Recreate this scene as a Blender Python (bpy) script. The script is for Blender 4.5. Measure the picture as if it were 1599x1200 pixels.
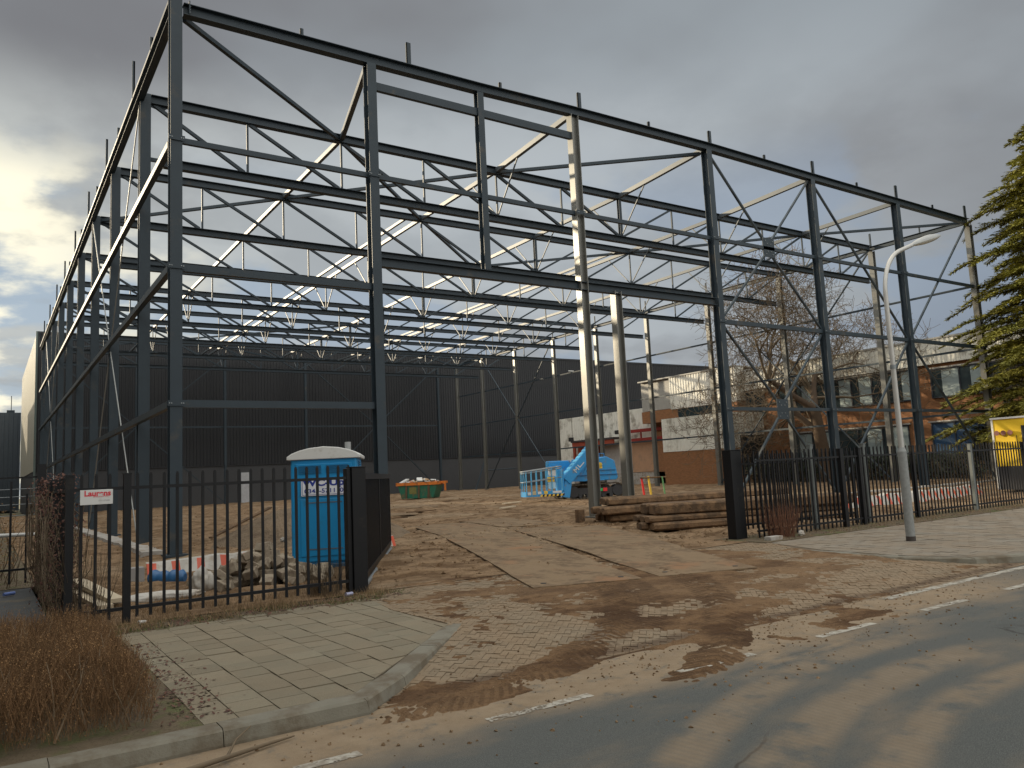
import bpy, bmesh, math, random
from mathutils import Vector, Matrix, noise
R = math.radians
random.seed(7)
for o in list(bpy.data.objects): bpy.data.objects.remove(o, do_unlink=True)
S = bpy.context.scene
C = S.collection

# ---------------------------------------------------------------- camera
cam = bpy.data.cameras.new('camera'); co = bpy.data.objects.new('camera', cam); C.objects.link(co)
cam.sensor_width = 36; cam.lens = 27.615; cam.clip_end = 3000; cam.clip_start = 0.05
_y, _p, _r = 0.5937, 0.1137, -0.0481
fw = Vector((math.sin(_y)*math.cos(_p), math.cos(_y)*math.cos(_p), math.sin(_p)))
rt = Vector((math.cos(_y), -math.sin(_y), 0)); up = rt.cross(fw)
r2 = math.cos(_r)*rt + math.sin(_r)*up; u2 = -math.sin(_r)*rt + math.cos(_r)*up
co.matrix_world = Matrix((( r2.x, u2.x, -fw.x, -4.0726), (r2.y, u2.y, -fw.y, -21.6872), (r2.z, u2.z, -fw.z, 1.652), (0,0,0,1)))
S.camera = co
# ---------------------------------------------------------------- view, world, sun
S.view_settings.view_transform = 'Standard'; S.view_settings.look = 'None'
S.view_settings.exposure = 0.0; S.view_settings.gamma = 1
SUN_AZ, SUN_EL = R(-29), R(14.5)          # azimuth measured from +Y towards +X
sd = Vector((math.sin(SUN_AZ)*math.cos(SUN_EL), math.cos(SUN_AZ)*math.cos(SUN_EL), math.sin(SUN_EL)))
w = bpy.data.worlds.new('World'); S.world = w; w.use_nodes = True
nt = w.node_tree; nt.nodes.clear(); N = nt.nodes.new; L = nt.links.new
def wmath(op, a, b=None, c=None, clamp=False):
    n = N('ShaderNodeMath'); n.operation = op; n.use_clamp = clamp
    for i, v in enumerate((a, b, c)):
        if v is None: continue
        if isinstance(v, (int, float)): n.inputs[i].default_value = v
        else: L(v, n.inputs[i])
    return n.outputs[0]
def wmix(f, a, b):
    n = N('ShaderNodeMix'); n.data_type = 'RGBA'
    if isinstance(f, (int, float)): n.inputs[0].default_value = f
    else: L(f, n.inputs[0])
    for i, v in ((6, a), (7, b)):
        if isinstance(v, tuple): n.inputs[i].default_value = (*v, 1)
        else: L(v, n.inputs[i])
    return n.outputs[2]
def wramp(v, a, b):
    n = N('ShaderNodeMapRange'); n.interpolation_type = 'SMOOTHSTEP'
    L(v, n.inputs[0]); n.inputs[1].default_value = a; n.inputs[2].default_value = b
    return n.outputs[0]
out = N('ShaderNodeOutputWorld'); bg = N('ShaderNodeBackground'); L(bg.outputs[0], out.inputs[0])
sky = N('ShaderNodeTexSky'); sky.sky_type = 'NISHITA'; sky.sun_disc = False
sky.sun_elevation = SUN_EL; sky.sun_rotation = SUN_AZ % (2*math.pi); sky.air_density = 1.0; sky.dust_density = 1.5
tc = N('ShaderNodeTexCoord')
sep = N('ShaderNodeSeparateXYZ'); L(tc.outputs['Generated'], sep.inputs[0])
# clouds lie on a plane overhead: divide the direction by its height
zz = wmath('MAXIMUM', sep.outputs[2], 0.0); zz = wmath('ADD', zz, 0.22)
cx = wmath('DIVIDE', sep.outputs[0], zz); cy = wmath('DIVIDE', sep.outputs[1], zz)
cmb = N('ShaderNodeCombineXYZ'); L(cx, cmb.inputs[0]); L(cy, cmb.inputs[1])
def wnoise(scale, det, rough, off):
    m = N('ShaderNodeMapping'); m.inputs['Location'].default_value = off; L(cmb.outputs[0], m.inputs[0])
    n = N('ShaderNodeTexNoise'); n.inputs['Scale'].default_value = scale; n.inputs['Detail'].default_value = det
    n.inputs['Roughness'].default_value = rough; L(m.outputs[0], n.inputs['Vector']); return n.outputs[0]
n1 = wnoise(0.85, 5, 0.5, (3.1, 0.7, 0)); n2 = wnoise(2.6, 7, 0.55, (1.0, 5.0, 2)); n3 = wnoise(1.7, 6, 0.5, (4.0, 1.0, 7)); n4 = wnoise(3.1, 7, 0.52, (2.0, 3.0, 4)); 
dot = N('ShaderNodeVectorMath'); dot.operation = 'DOT_PRODUCT'; L(tc.outputs['Generated'], dot.inputs[0]); dot.inputs[1].default_value = sd
glow = wmath('POWER', wmath('MAXIMUM', dot.outputs['Value'], 0.0), 4.5)
glow2 = wmath('POWER', wmath('MAXIMUM', dot.outputs['Value'], 0.0), 2.0)
low = wmath('SUBTRACT', 1.0, wramp(sep.outputs[2], 0.30, 0.40))           # the thinner cloud low down
dark = wmix(wramp(n1, 0.34, 0.62), (0.205, 0.21, 0.225), (0.31, 0.345, 0.375))    # cloud undersides
zn = wmath('ADD', sep.outputs[2], wmath('MULTIPLY', wmath('SUBTRACT', 0.5, n1), 0.14))
veil = wmath('MULTIPLY', wmath('SUBTRACT', 1.0, wramp(zn, 0.375, 0.50)), wramp(dot.outputs['Value'], -0.25, 0.50))
veil = wmath('MULTIPLY', veil, wmath('MULTIPLY_ADD', wramp(n2, 0.36, 0.58), 0.40, 0.56))
cloud = wmix(veil, dark, wmix(glow, (0.46, 0.50, 0.53), (0.62, 0.63, 0.58)))
skyc = N('ShaderNodeVectorMath'); skyc.operation = 'SCALE'; L(sky.outputs[0], skyc.inputs[0]); skyc.inputs['Scale'].default_value = 0.07
blue = wmix(0.75, skyc.outputs[0], wmix(glow, (0.30, 0.40, 0.56), (0.36, 0.55, 0.74)))
gap = wmath('MULTIPLY', wramp(n3, 0.50, 0.57), wmath('MULTIPLY', low, wmath('MULTIPLY_ADD', glow, 0.5, 0.45)))
cloud = wmix(gap, cloud, blue)
puff = wmath('MULTIPLY', wmath('MULTIPLY', wramp(glow, 0.18, 0.60), wmath('SUBTRACT', 1.0, wramp(zn, 0.33, 0.41))), wramp(n4, 0.47, 0.60))
fin = wmix(puff, cloud, (1.15, 1.08, 0.84))
fin = wmix(wmath('MULTIPLY', wmath('MULTIPLY', wramp(glow, 0.18, 0.5), wmath('SUBTRACT', 1.0, wramp(n4, 0.36, 0.45))), 0.35), fin, (0.34, 0.35, 0.35))
# unseen sky overhead and behind the camera brightened as fill light; heavy ahead
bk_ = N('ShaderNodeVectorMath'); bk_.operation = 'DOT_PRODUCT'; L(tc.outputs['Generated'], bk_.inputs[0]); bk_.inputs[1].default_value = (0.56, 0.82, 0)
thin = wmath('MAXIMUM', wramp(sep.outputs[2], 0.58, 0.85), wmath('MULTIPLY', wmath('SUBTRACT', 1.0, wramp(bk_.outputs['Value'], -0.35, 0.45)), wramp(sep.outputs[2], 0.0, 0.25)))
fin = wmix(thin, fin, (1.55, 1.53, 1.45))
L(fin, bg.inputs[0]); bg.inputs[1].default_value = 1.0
sun = bpy.data.lights.new('sun', 'SUN'); so = bpy.data.objects.new('sun', sun); C.objects.link(so)
sun.energy = 5.0; sun.angle = R(0.6); sun.color = (1.0, 0.84, 0.60)
so.rotation_euler = sd.to_track_quat('Z', 'Y').to_euler(); so.location = (0, 0, 60)

# ---------------------------------------------------------------- materials
MATS = {}
class NB:
    def __init__(s, name):
        s.m = bpy.data.materials.new(name); s.m.use_nodes = True; s.t = s.m.node_tree; s.t.nodes.clear()
        s.out = s.n('ShaderNodeOutputMaterial'); s.b = s.n('ShaderNodeBsdfPrincipled'); s.l(s.b.outputs[0], s.out.inputs[0])
        s.tc = s.n('ShaderNodeTexCoord'); s.geo = s.n('ShaderNodeNewGeometry'); s.pos = s.geo.outputs['Position']; s.obj = s.tc.outputs['Object']
    def n(s, t): return s.t.nodes.new(t)
    def l(s, a, b): s.t.links.new(a, b)
    def math(s, op, a, b=None, c=None, clamp=False):
        n = s.n('ShaderNodeMath'); n.operation = op; n.use_clamp = clamp
        for i, v in enumerate((a, b, c)):
            if v is None: continue
            if isinstance(v, (int, float)): n.inputs[i].default_value = v
            else: s.l(v, n.inputs[i])
        return n.outputs[0]
    def noise(s, scale, det=4, rough=0.55, vec=None, off=None, sc=None):
        n = s.n('ShaderNodeTexNoise'); n.inputs['Scale'].default_value = scale; n.inputs['Detail'].default_value = det; n.inputs['Roughness'].default_value = rough
        v = vec if vec is not None else s.obj
        if off or sc:
            m = s.n('ShaderNodeMapping'); s.l(v, m.inputs[0])
            if off: m.inputs['Location'].default_value = off
            if sc: m.inputs['Scale'].default_value = sc
            v = m.outputs[0]
        s.l(v, n.inputs['Vector']); return n.outputs[0]
    def step(s, v, a, b):
        n = s.n('ShaderNodeMapRange'); n.interpolation_type = 'SMOOTHSTEP'; s.l(v, n.inputs[0])
        n.inputs[1].default_value = a; n.inputs[2].default_value = b; return n.outputs[0]
    def mix(s, f, a, b):
        n = s.n('ShaderNodeMix'); n.data_type = 'RGBA'
        if isinstance(f, (int, float)): n.inputs[0].default_value = f
        else: s.l(f, n.inputs[0])
        for i, v in ((6, a), (7, b)):
            if isinstance(v, tuple): n.inputs[i].default_value = (*v, 1)
            else: s.l(v, n.inputs[i])
        return n.outputs[2]
    def col(s, v):
        if isinstance(v, tuple): s.b.inputs['Base Color'].default_value = (*v, 1)
        else: s.l(v, s.b.inputs['Base Color'])
    def rough(s, v):
        if isinstance(v, (int, float)): s.b.inputs['Roughness'].default_value = v
        else: s.l(v, s.b.inputs['Roughness'])
    def bump(s, h, strength=0.4, dist=0.02):
        n = s.n('ShaderNodeBump'); n.inputs['Strength'].default_value = strength; n.inputs['Distance'].default_value = dist
        s.l(h, n.inputs['Height']); s.l(n.outputs[0], s.b.inputs['Normal'])
def sc(c, k): return tuple(min(1, x*k) for x in c)
def mk(name, col, rough=0.6, metal=0.0, var=0.25, scale=4.0, bump=0.0, bscale=30, dirt=None, damt=0.3, dscale=2.0, spec=0.5, isl=0.0, world=False, bd=0.01):
    if name in MATS: return MATS[name]
    b = NB(name); vec = b.pos if world else b.obj
    c = b.mix(b.noise(scale, 5, 0.6, vec), sc(col, 1-var), sc(col, 1+var))
    if isl:
        rr = b.geo.outputs['Random Per Island']
        c = b.mix(rr, c, b.mix(1.0, c, c)); hs = b.n('ShaderNodeHueSaturation'); b.l(c, hs.inputs['Color'])
        b.l(b.math('MULTIPLY_ADD', rr, 2*isl, 1-isl), hs.inputs['Value']); c = hs.outputs[0]
    if dirt: c = b.mix(b.math('MULTIPLY', b.step(b.noise(dscale, 6, 0.65, vec, (7, 3, 1)), 0.62-damt*0.5, 0.75-damt*0.3), 0.9), c, dirt)
    b.col(c); b.rough(rough); b.b.inputs['Metallic'].default_value = metal; b.b.inputs['Specular IOR Level'].default_value = spec
    if bump: b.bump(b.noise(bscale, 5, 0.65, vec), bump, bd)
    MATS[name] = b.m; return b.m
MUD1, MUD2, MUD3 = (0.27, 0.18, 0.105), (0.13, 0.078, 0.040), (0.33, 0.25, 0.165)
def ring(b, cx, cy, r, wd, soft=0.12):
    """1 inside a wheel track: a ring of radius r and half width wd about a point of the ground"""
    s = b.n('ShaderNodeSeparateXYZ'); b.l(b.pos, s.inputs[0])
    dx = b.math('SUBTRACT', s.outputs[0], cx); dy = b.math('SUBTRACT', s.outputs[1], cy)
    d = b.math('SQRT', b.math('ADD', b.math('MULTIPLY', dx, dx), b.math('MULTIPLY', dy, dy)))
    a = b.math('ABSOLUTE', b.math('SUBTRACT', d, r))
    return b.math('SUBTRACT', 1.0, b.step(a, wd-soft, wd+soft)), s, b.math('ARCTAN2', dy, dx), d
def mud_mat(ruts=False):
    b = NB('mud'); big = b.noise(0.18, 4, 0.55, b.pos); med = b.noise(1.1, 6, 0.65, b.pos, None, (1, 1.6, 1)); fine = b.noise(9, 6, 0.7, b.pos)
    c = b.mix(b.step(med, 0.40, 0.58), MUD2, MUD1); c = b.mix(b.math('MULTIPLY', b.step(big, 0.48, 0.66), 0.6), c, MUD3)
    c = b.mix(b.math('MULTIPLY', b.step(fine, 0.52, 0.68), 0.5), c, sc(MUD2, 0.5))
    if ruts:
        wet = None
        for cx_, cy_, r_, w_ in ((-1.52, -10.68, 5.33, 0.25), (-3.0, -9.2, 8.6, 0.27), (-2.3, -9.9, 6.75, 0.2)):
            k, _, ang, d = ring(b, cx_, cy_, r_, w_, 0.04)
            lug = b.step(b.math('SINE', b.math('ADD', b.math('MULTIPLY', ang, 62.0*r_), b.math('MULTIPLY', b.math('ABSOLUTE', b.math('SUBTRACT', d, r_)), 55.0))), -0.5, 0.5)
            k = b.math('MULTIPLY', k, b.math('MULTIPLY_ADD', lug, 0.55, 0.3)); wet = k if wet is None else b.math('MAXIMUM', wet, k)
        wet = b.math('MULTIPLY', wet, b.step(b.noise(.9, 4, .6, b.pos, (5, 5, 0)), 0.32, 0.50)); c = b.mix(b.math('MULTIPLY', wet, .62), c, (0.052, 0.028, 0.014))
    b.col(c); b.rough(0.95); b.b.inputs['Specular IOR Level'].default_value = 0.2
    h = b.math('ADD', b.math('MULTIPLY', med, 1.0), b.math('MULTIPLY', fine, 0.35)); b.bump(h, 1.0, 0.2); return b.m
def road_mat():
    b = NB('asphalt'); f = b.noise(140, 3, 0.8, b.pos); m = b.noise(2.2, 5, 0.6, b.pos); g = b.noise(0.5, 4, 0.5, b.pos)
    c = b.mix(b.step(f, 0.35, 0.7), (0.048, 0.054, 0.052), (0.135, 0.14, 0.132)); c = b.mix(b.math('MULTIPLY', b.step(g, .4, .65), 0.35), c, (0.10, 0.098, 0.088))
    s = b.n('ShaderNodeSeparateXYZ'); b.l(b.pos, s.inputs[0]); x, y = s.outputs[0], s.outputs[1]
    # dirt washed along the kerb, thinning into the road
    yy = b.math('ADD', y, b.math('MULTIPLY', b.math('SUBTRACT', b.noise(1.3, 5, 0.6, b.pos, None, (0.4, 1, 1)), 0.5), 0.9))
    edge = b.step(yy, -17.0, -16.45)
    edge = b.math('MULTIPLY', edge, b.math('SUBTRACT', 1.0, b.math('MULTIPLY', b.step(x, 6.0, 9.0), 0.75)))
    edge = b.math('MULTIPLY', edge, b.step(b.noise(6, 6, .7, b.pos), 0.22, 0.5))
    # mud thrown out where vehicles turn
    dx = b.math('SUBTRACT', x, 2.6); dy = b.math('MULTIPLY', b.math('SUBTRACT', y, -16.3), 2.6)
    dd = b.math('SQRT', b.math('ADD', b.math('MULTIPLY', dx, dx), b.math('MULTIPLY', dy, dy)))
    fan = b.math('MULTIPLY', b.math('SUBTRACT', 1.0, b.step(dd, 1.2, 3.4)), b.step(b.noise(2.6, 6, .65, b.pos, None, (.6, 1.6, 1)), 0.38, 0.62))
    tr = None
    for cx_, cy_, r_, w_ in ((2.90, -24.15, 6.98, 0.17), (2.7, -24.3, 6.45, 0.20), (2.6, -24.5, 6.02, 0.16)):
        k, _, ang, d = ring(b, cx_, cy_, r_, w_, 0.10)
        lug = b.math('MULTIPLY_ADD', b.math('SINE', b.math('ADD', b.math('MULTIPLY', ang, 620.0), b.math('MULTIPLY', d, 30.0))), 0.10, 0.78)
        k = b.math('MULTIPLY', k, lug); tr = k if tr is None else b.math('MAXIMUM', tr, k)
    tr = b.math('MULTIPLY', tr, b.math('MULTIPLY', b.step(x, -4.2, -0.5), b.math('SUBTRACT', 1.0, b.step(x, 3.0, 4.4))))
    tr = b.math('MULTIPLY', tr, b.step(m, 0.28, 0.55))
    haze = b.math('MULTIPLY', b.step(b.noise(0.9, 5, 0.6, b.pos, (3, 1, 0), (.5, 1.3, 1)), 0.46, 0.7), 0.45)
    mask = b.math('MAXIMUM', b.math('MAXIMUM', edge, b.math('MULTIPLY', fan, 0.9)), b.math('MAXIMUM', b.math('MULTIPLY', tr, 0.8), haze))
    dust = b.mix(b.noise(5, 5, .65, b.pos), (0.18, 0.125, 0.075), (0.32, 0.25, 0.17))
    vo = b.n('ShaderNodeTexVoronoi'); vo.feature = 'DISTANCE_TO_EDGE'; vo.inputs['Scale'].default_value = .35
    wv = b.n('ShaderNodeMix'); wv.data_type = 'VECTOR'; wv.inputs[0].default_value = .12; nz = b.n('ShaderNodeTexNoise'); nz.inputs['Scale'].default_value = 3; b.l(b.pos, nz.inputs['Vector']); b.l(b.pos, wv.inputs[4]); b.l(nz.outputs['Color'], wv.inputs[5]); b.l(wv.outputs[1], vo.inputs['Vector'])
    crack = b.math('MULTIPLY', b.math('SUBTRACT', 1.0, b.step(vo.outputs['Distance'], .001, .005)), b.step(b.noise(.4, 2, .5, b.pos, (2, 9, 0)), .48, .56))
    c = b.mix(b.math('MULTIPLY', crack, .8), c, (.03, .028, .025))
    b.col(b.mix(mask, c, dust)); b.rough(b.math('MULTIPLY_ADD', mask, 0.12, 0.8)); b.b.inputs['Specular IOR Level'].default_value = 0.3
    b.bump(b.math('ADD', f, b.math('MULTIPLY', mask, b.noise(30, 4, .6, b.pos))), 0.5, 0.01); return b.m
def paver_mat(name, base, tracks, mudlvl):
    b = NB(name); rr = b.geo.outputs['Random Per Island']
    c = b.mix(rr, sc(base, 0.84), sc(base, 1.12)); c = b.mix(b.math('MULTIPLY', b.noise(25, 4, .6, b.pos), 0.5), c, sc(base, 0.6))
    s = b.n('ShaderNodeSeparateXYZ'); b.l(b.pos, s.inputs[0]); x, y = s.outputs[0], s.outputs[1]
    film = b.math('MULTIPLY', b.step(b.noise(1.4, 6, .65, b.pos), 0.30, 0.62), mudlvl)
    mask = film
    if tracks:
        dx = b.math('SUBTRACT', x, 4.6); dy = b.math('MULTIPLY', b.math('SUBTRACT', y, -13.6), 1.5)
        dd = b.math('SQRT', b.math('ADD', b.math('MULTIPLY', dx, dx), b.math('MULTIPLY', dy, dy)))
        heavy = b.math('MULTIPLY', b.math('SUBTRACT', 1.0, b.step(dd, 2.2, 4.6)), b.step(b.noise(2.2, 6, .7, b.pos), 0.33, 0.56))
        mask = b.math('MAXIMUM', mask, b.math('MULTIPLY', heavy, 0.92))
        wet = None
        for cx_, cy_, r_, w_ in ((-1.52, -10.68, 5.33, 0.22), (-2.0, -9.4, 6.55, 0.10), (-3.0, -9.2, 8.6, 0.26)):
            k, _, ang, d = ring(b, cx_, cy_, r_, w_, 0.07)
            lug = b.math('MULTIPLY_ADD', b.math('SINE', b.math('ADD', b.math('MULTIPLY', ang, 260.0), b.math('MULTIPLY', b.math('ABSOLUTE', b.math('SUBTRACT', d, r_)), 45.0))), 0.35, 0.65)
            k = b.math('MULTIPLY', k, lug); wet = k if wet is None else b.math('MAXIMUM', wet, k)
        wet = b.math('MAXIMUM', wet, b.math('MULTIPLY', b.math('SUBTRACT', 1.0, b.step(b.math('ABSOLUTE', b.math('ADD', y, b.math('MULTIPLY_ADD', b.noise(1.1, 3, .5, b.pos), .3, 15.47))), 0.03, 0.14)), 0.9))
        wet = b.math('MULTIPLY', wet, b.step(b.noise(1.3, 5, .6, b.pos, (5, 5, 0)), 0.30, 0.50))
    dust = b.mix(b.noise(3.5, 6, .7, b.pos), (0.16, 0.105, 0.060), (0.32, 0.245, 0.165))
    c = b.mix(mask, c, dust)
    if tracks: c = b.mix(b.math('MULTIPLY', wet, 0.85), c, (0.095, 0.062, 0.04))
    b.col(c); b.rough(0.92); b.b.inputs['Specular IOR Level'].default_value = 0.25
    h = b.math('ADD', b.noise(60, 4, .7, b.pos), b.math('MULTIPLY', b.noise(6, 5, .7, b.pos), b.math('MULTIPLY', mask, 1.5)))
    if tracks: h = b.math('ADD', h, b.math('MULTIPLY', wet, 0.8))
    b.bump(h, 0.55, 0.02); return b.m
def brick_mat(name, c1, c2, mort, sx=1.0):
    b = NB(name); s = b.n('ShaderNodeSeparateXYZ'); b.l(b.pos, s.inputs[0])
    k = b.n('ShaderNodeCombineXYZ'); b.l(b.math('ADD', s.outputs[0], s.outputs[1]), k.inputs[0]); b.l(s.outputs[2], k.inputs[1])
    t = b.n('ShaderNodeTexBrick'); b.l(k.outputs[0], t.inputs['Vector']); t.inputs['Scale'].default_value = 4.5
    t.inputs['Color1'].default_value = (*c1, 1); t.inputs['Color2'].default_value = (*c2, 1); t.inputs['Mortar'].default_value = (*mort, 1)
    t.inputs['Brick Width'].default_value = 0.95; t.inputs['Row Height'].default_value = 0.28; t.inputs['Mortar Size'].default_value = 0.025
    c = b.mix(b.math('MULTIPLY', b.noise(1.2, 5, .6, b.pos), 0.35), t.outputs['Color'], sc(c1, 0.55))
    b.col(c); b.rough(0.9); b.bump(t.outputs['Fac'], 0.3, -0.01); return b.m
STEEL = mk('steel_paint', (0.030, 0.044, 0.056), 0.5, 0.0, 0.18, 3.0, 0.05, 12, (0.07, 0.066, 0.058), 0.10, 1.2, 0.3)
STEELB = mk('steel_paint_lit_side', (0.15, 0.15, 0.135), 0.34, 0.25, 0.2, 2.0, 0.06, 9, (0.13, 0.12, 0.105), 0.18, 1.0, 0.8)  # same paint as the other steel, sunlight put into a paler colour
STEELT = mk('steel_paint_lit_roof', (0.068, 0.080, 0.088), 0.48, 0.1, 0.2, 2.0, 0.06, 9, None, .1, 1, 0.45)  # roof ties share the frame's paint; their sunlit tone is put into it
GALV = mk('galvanised_steel', (0.26, 0.28, 0.29), 0.5, 0.6, 0.2, 12)
GALVR = mk('galvanised_rod', (0.30, 0.31, 0.30), 0.5, 0.3, 0.1, 12)
BLACK = mk('black_fence_paint', (0.007, 0.0075, 0.009), 0.42, 0.0, 0.2, 6, 0.05, 40, (0.03, 0.024, 0.018), 0.10, 3, 0.3)
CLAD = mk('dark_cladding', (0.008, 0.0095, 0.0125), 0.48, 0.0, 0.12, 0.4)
CLADL = mk('dark_cladding_sunlit_side', (0.42, 0.40, 0.33), 0.4, 0.1, 0.08, 0.3)  # same dark sheeting; its sunlit look is put into a pale warm colour
PLINTH = mk('concrete_plinth', (0.050, 0.052, 0.056), 0.8, 0, 0.15, 0.8, 0.1, 20, world=True)
WHITEC = mk('white_cladding', (0.70, 0.69, 0.62), 0.55, 0, 0.08, 0.6, 0, 30, (0.30, 0.28, 0.23), 0.25, 0.7, world=True)
BRICK = brick_mat('orange_brick', (0.33, 0.145, 0.055), (0.23, 0.095, 0.035), (0.20, 0.15, 0.11))
GLASS = mk('dark_window_glass', (0.03, 0.045, 0.05), 0.05, 0.0, 0.2, 0.5, spec=1.0)
FRAMEM = mk('dark_window_frame', (0.03, 0.035, 0.045), 0.4)
BLIND = mk('pale_curtain', (0.30, 0.36, 0.36), 0.7, 0, 0.2, 2)
BLUED = mk('blue_door_panel', (0.018, 0.06, 0.13), 0.4)
CONC = mk('pale_concrete', (0.36, 0.34, 0.31), 0.9, 0, 0.2, 4, 0.3, 30, (0.22, 0.17, 0.12), 0.35, 3)
KERB = mk('kerb_concrete', (0.185, 0.172, 0.135), 0.9, 0, 0.25, 4, 0.45, 60, (0.11, 0.085, 0.055), 0.42, 2.2, world=True)
WOODT = mk('weathered_timber', (0.17, 0.10, 0.05), 0.9, 0, 0.5, 5, 0.9, 18, (0.07, 0.042, 0.022), 0.4, 3.5, isl=0.3, world=True, bd=.03)
PLYW = mk('plywood', (0.42, 0.25, 0.15), 0.8, 0, 0.15, 2, 0.1, 20, (0.30, 0.20, 0.14), 0.2, 2)
REDP = mk('red_oxide_steel', (0.24, 0.022, 0.016), 0.6, 0, 0.2, 4)
YEL = mk('yellow_panel', (0.75, 0.50, 0.02), 0.5, 0, 0.06, 2)
DARKB = mk('charcoal_panel', (0.03, 0.03, 0.033), 0.6)
WHITEP = mk('white_plastic', (0.62, 0.62, 0.60), 0.45, 0, 0.05, 3, 0, 30, (0.45, 0.43, 0.38), 0.2, 3)
BLUEP = mk('blue_plastic', (0.008, 0.23, 0.50), 0.42, 0, 0.08, 3, 0.03, 30, (0.02, 0.17, 0.33), 0.2, 2)
BLUEM = mk('blue_machine_paint', (0.025, 0.27, 0.60), 0.35, 0, 0.1, 3, 0, 30, (0.16, 0.18, 0.20), 0.16, 3)
BLUEL = mk('light_blue_machine_paint', (0.10, 0.40, 0.66), 0.35, 0.1, 0.1, 3)
TRACKM = mk('muddy_rubber_track', (0.11, 0.085, 0.06), 0.85, 0, 0.3, 10, 0.3, 30)
DARKM = mk('black_rubber', (0.02, 0.02, 0.021), 0.7)
REDW = mk('red_plastic', (0.70, 0.03, 0.03), 0.4)
ORNG = mk('rusty_orange_paint', (0.60, 0.17, 0.02), 0.6, 0, 0.2, 3, 0, 30, (0.22, 0.08, 0.03), 0.3, 3)
GREENP = mk('green_skip_paint', (0.012, 0.12, 0.07), 0.5, 0, 0.2, 3, 0.1, 20, (0.13, 0.09, 0.04), 0.28, 1.6)
FOILW = mk('white_film', (0.44, 0.42, 0.38), 0.5, 0, 0.12, 5, 0.3, 20, (0.33, 0.28, 0.22), 0.3, 4)
FOILR = mk('orange_red_film', (0.52, 0.09, 0.045), 0.5, 0, 0.1, 5, 0.2, 20)
GREYBAR = mk('grey_barrier_plastic', (0.38, 0.37, 0.35), 0.6, 0, 0.1, 5)
BARK = mk('bark', (0.075, 0.048, 0.028), 0.9, 0, 0.35, 8, 0.5, 30)
TWIG = mk('bare_twig', (0.135, 0.10, 0.062), 0.85, 0, 0.3, 3)
NEED1 = mk('conifer_needles', (0.26, 0.25, 0.045), 0.75, 0, 0.45, 1.2, isl=0.4)
HEDGEM = mk('brown_hedge_twig', (0.20, 0.115, 0.055), 0.9, 0, 0.35, 3, isl=0.4)
HEDGEL = mk('brown_hedge_leaf', (0.19, 0.105, 0.040), 0.85, 0, 0.4, 3, isl=0.5)
IVYM = mk('dead_ivy_leaf', (0.085, 0.036, 0.024), 0.85, 0, 0.4, 5, isl=0.5)
DGREEN = mk('dark_green_leaf', (0.02, 0.03, 0.014), 0.75, 0, 0.4, 3, isl=0.4)
GRASS = mk('grass_blade', (0.085, 0.10, 0.028), 0.85, 0, 0.4, 2, isl=0.45, world=True)
DRYG = mk('dry_grass_blade', (0.24, 0.16, 0.085), 0.9, 0, 0.35, 3, isl=0.4, world=True)
SOIL = mk('leafy_soil', (0.115, 0.085, 0.05), 0.95, 0, 0.45, 6, 0.9, 20, (0.09, 0.10, 0.03), 0.25, 2.2, world=True, bd=0.05)
STONE = mk('grey_brown_block', (0.27, 0.225, 0.165), 0.9, 0, 0.25, 7, 0.4, 35, (0.16, 0.12, 0.085), 0.3, 4)
def plate_mat():
    b = NB('dusty_steel_plate'); n_ = b.noise(1.3, 6, .65, b.pos, None, (1.4, .7, 1)); f_ = b.noise(7, 6, .7, b.pos); g_ = b.noise(0.8, 5, .6, b.pos, (9, 2, 0))
    c = b.mix(n_, (0.14, 0.095, 0.055), (0.30, 0.215, 0.13)); c = b.mix(b.math('MULTIPLY', b.step(g_, .52, .66), .7), c, (0.25, 0.13, 0.065))
    c = b.mix(b.math('MULTIPLY', b.step(n_, .43, .56), b.step(f_, .36, .54)), c, (0.13, 0.088, 0.052)); b.col(c); b.rough(.85)
    b.b.inputs['Specular IOR Level'].default_value = .25; b.bump(b.math('ADD', f_, b.math('MULTIPLY', n_, .5)), .6, .03); return b.m
PLATE = plate_mat()
LINEM = mk('worn_road_paint', (0.40, 0.375, 0.32), 0.85, 0, 0.1, 8, 0.2, 60, (0.20, 0.17, 0.13), 0.42, 9, world=True)
MUD = mud_mat(); _a, _b, _c = MUD1, MUD2, MUD3; MUD1, MUD2, MUD3 = (0.20, 0.12, 0.062), (0.095, 0.052, 0.026), (0.24, 0.155, 0.088); MUDW = mud_mat(True); MUD1, MUD2, MUD3 = _a, _b, _c; ROAD = road_mat()
PAVER = paver_mat('clay_pavers', (0.245, 0.195, 0.135), True, 0.95)
SLAB = paver_mat('concrete_slabs', (0.225, 0.200, 0.145), False, 0.3)
SLABR = paver_mat('concrete_slabs_muddy', (0.25, 0.225, 0.185), False, 0.5)
BED = mk('joint_sand', (0.11, 0.08, 0.05), 0.95, 0, 0.2, 10, world=True)
PATHM = mk('dark_path_asphalt', (0.055, 0.058, 0.060), 0.9, 0, 0.25, 3, 0.4, 80, (0.10, 0.085, 0.06), 0.2, 1.5, world=True)
FIELD = mk('distant_ground', (0.12, 0.11, 0.06), 0.95, 0, 0.3, 0.05, world=True)
BLUEINK = mk('dark_blue_print', (0.01, 0.03, 0.25), 0.5, 0, 0.02); REDINK = mk('red_print', (0.60, 0.03, 0.05), 0.5, 0, 0.02); GREYINK = mk('grey_print', (0.25, 0.25, 0.25), 0.5, 0, 0.02)
YELST = mk('yellow_sticker', (0.75, 0.50, 0.05), 0.5, 0, 0.05)
LAMPG = mk('lamp_diffuser', (0.50, 0.48, 0.42), 0.25, 0, 0.05)

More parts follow.
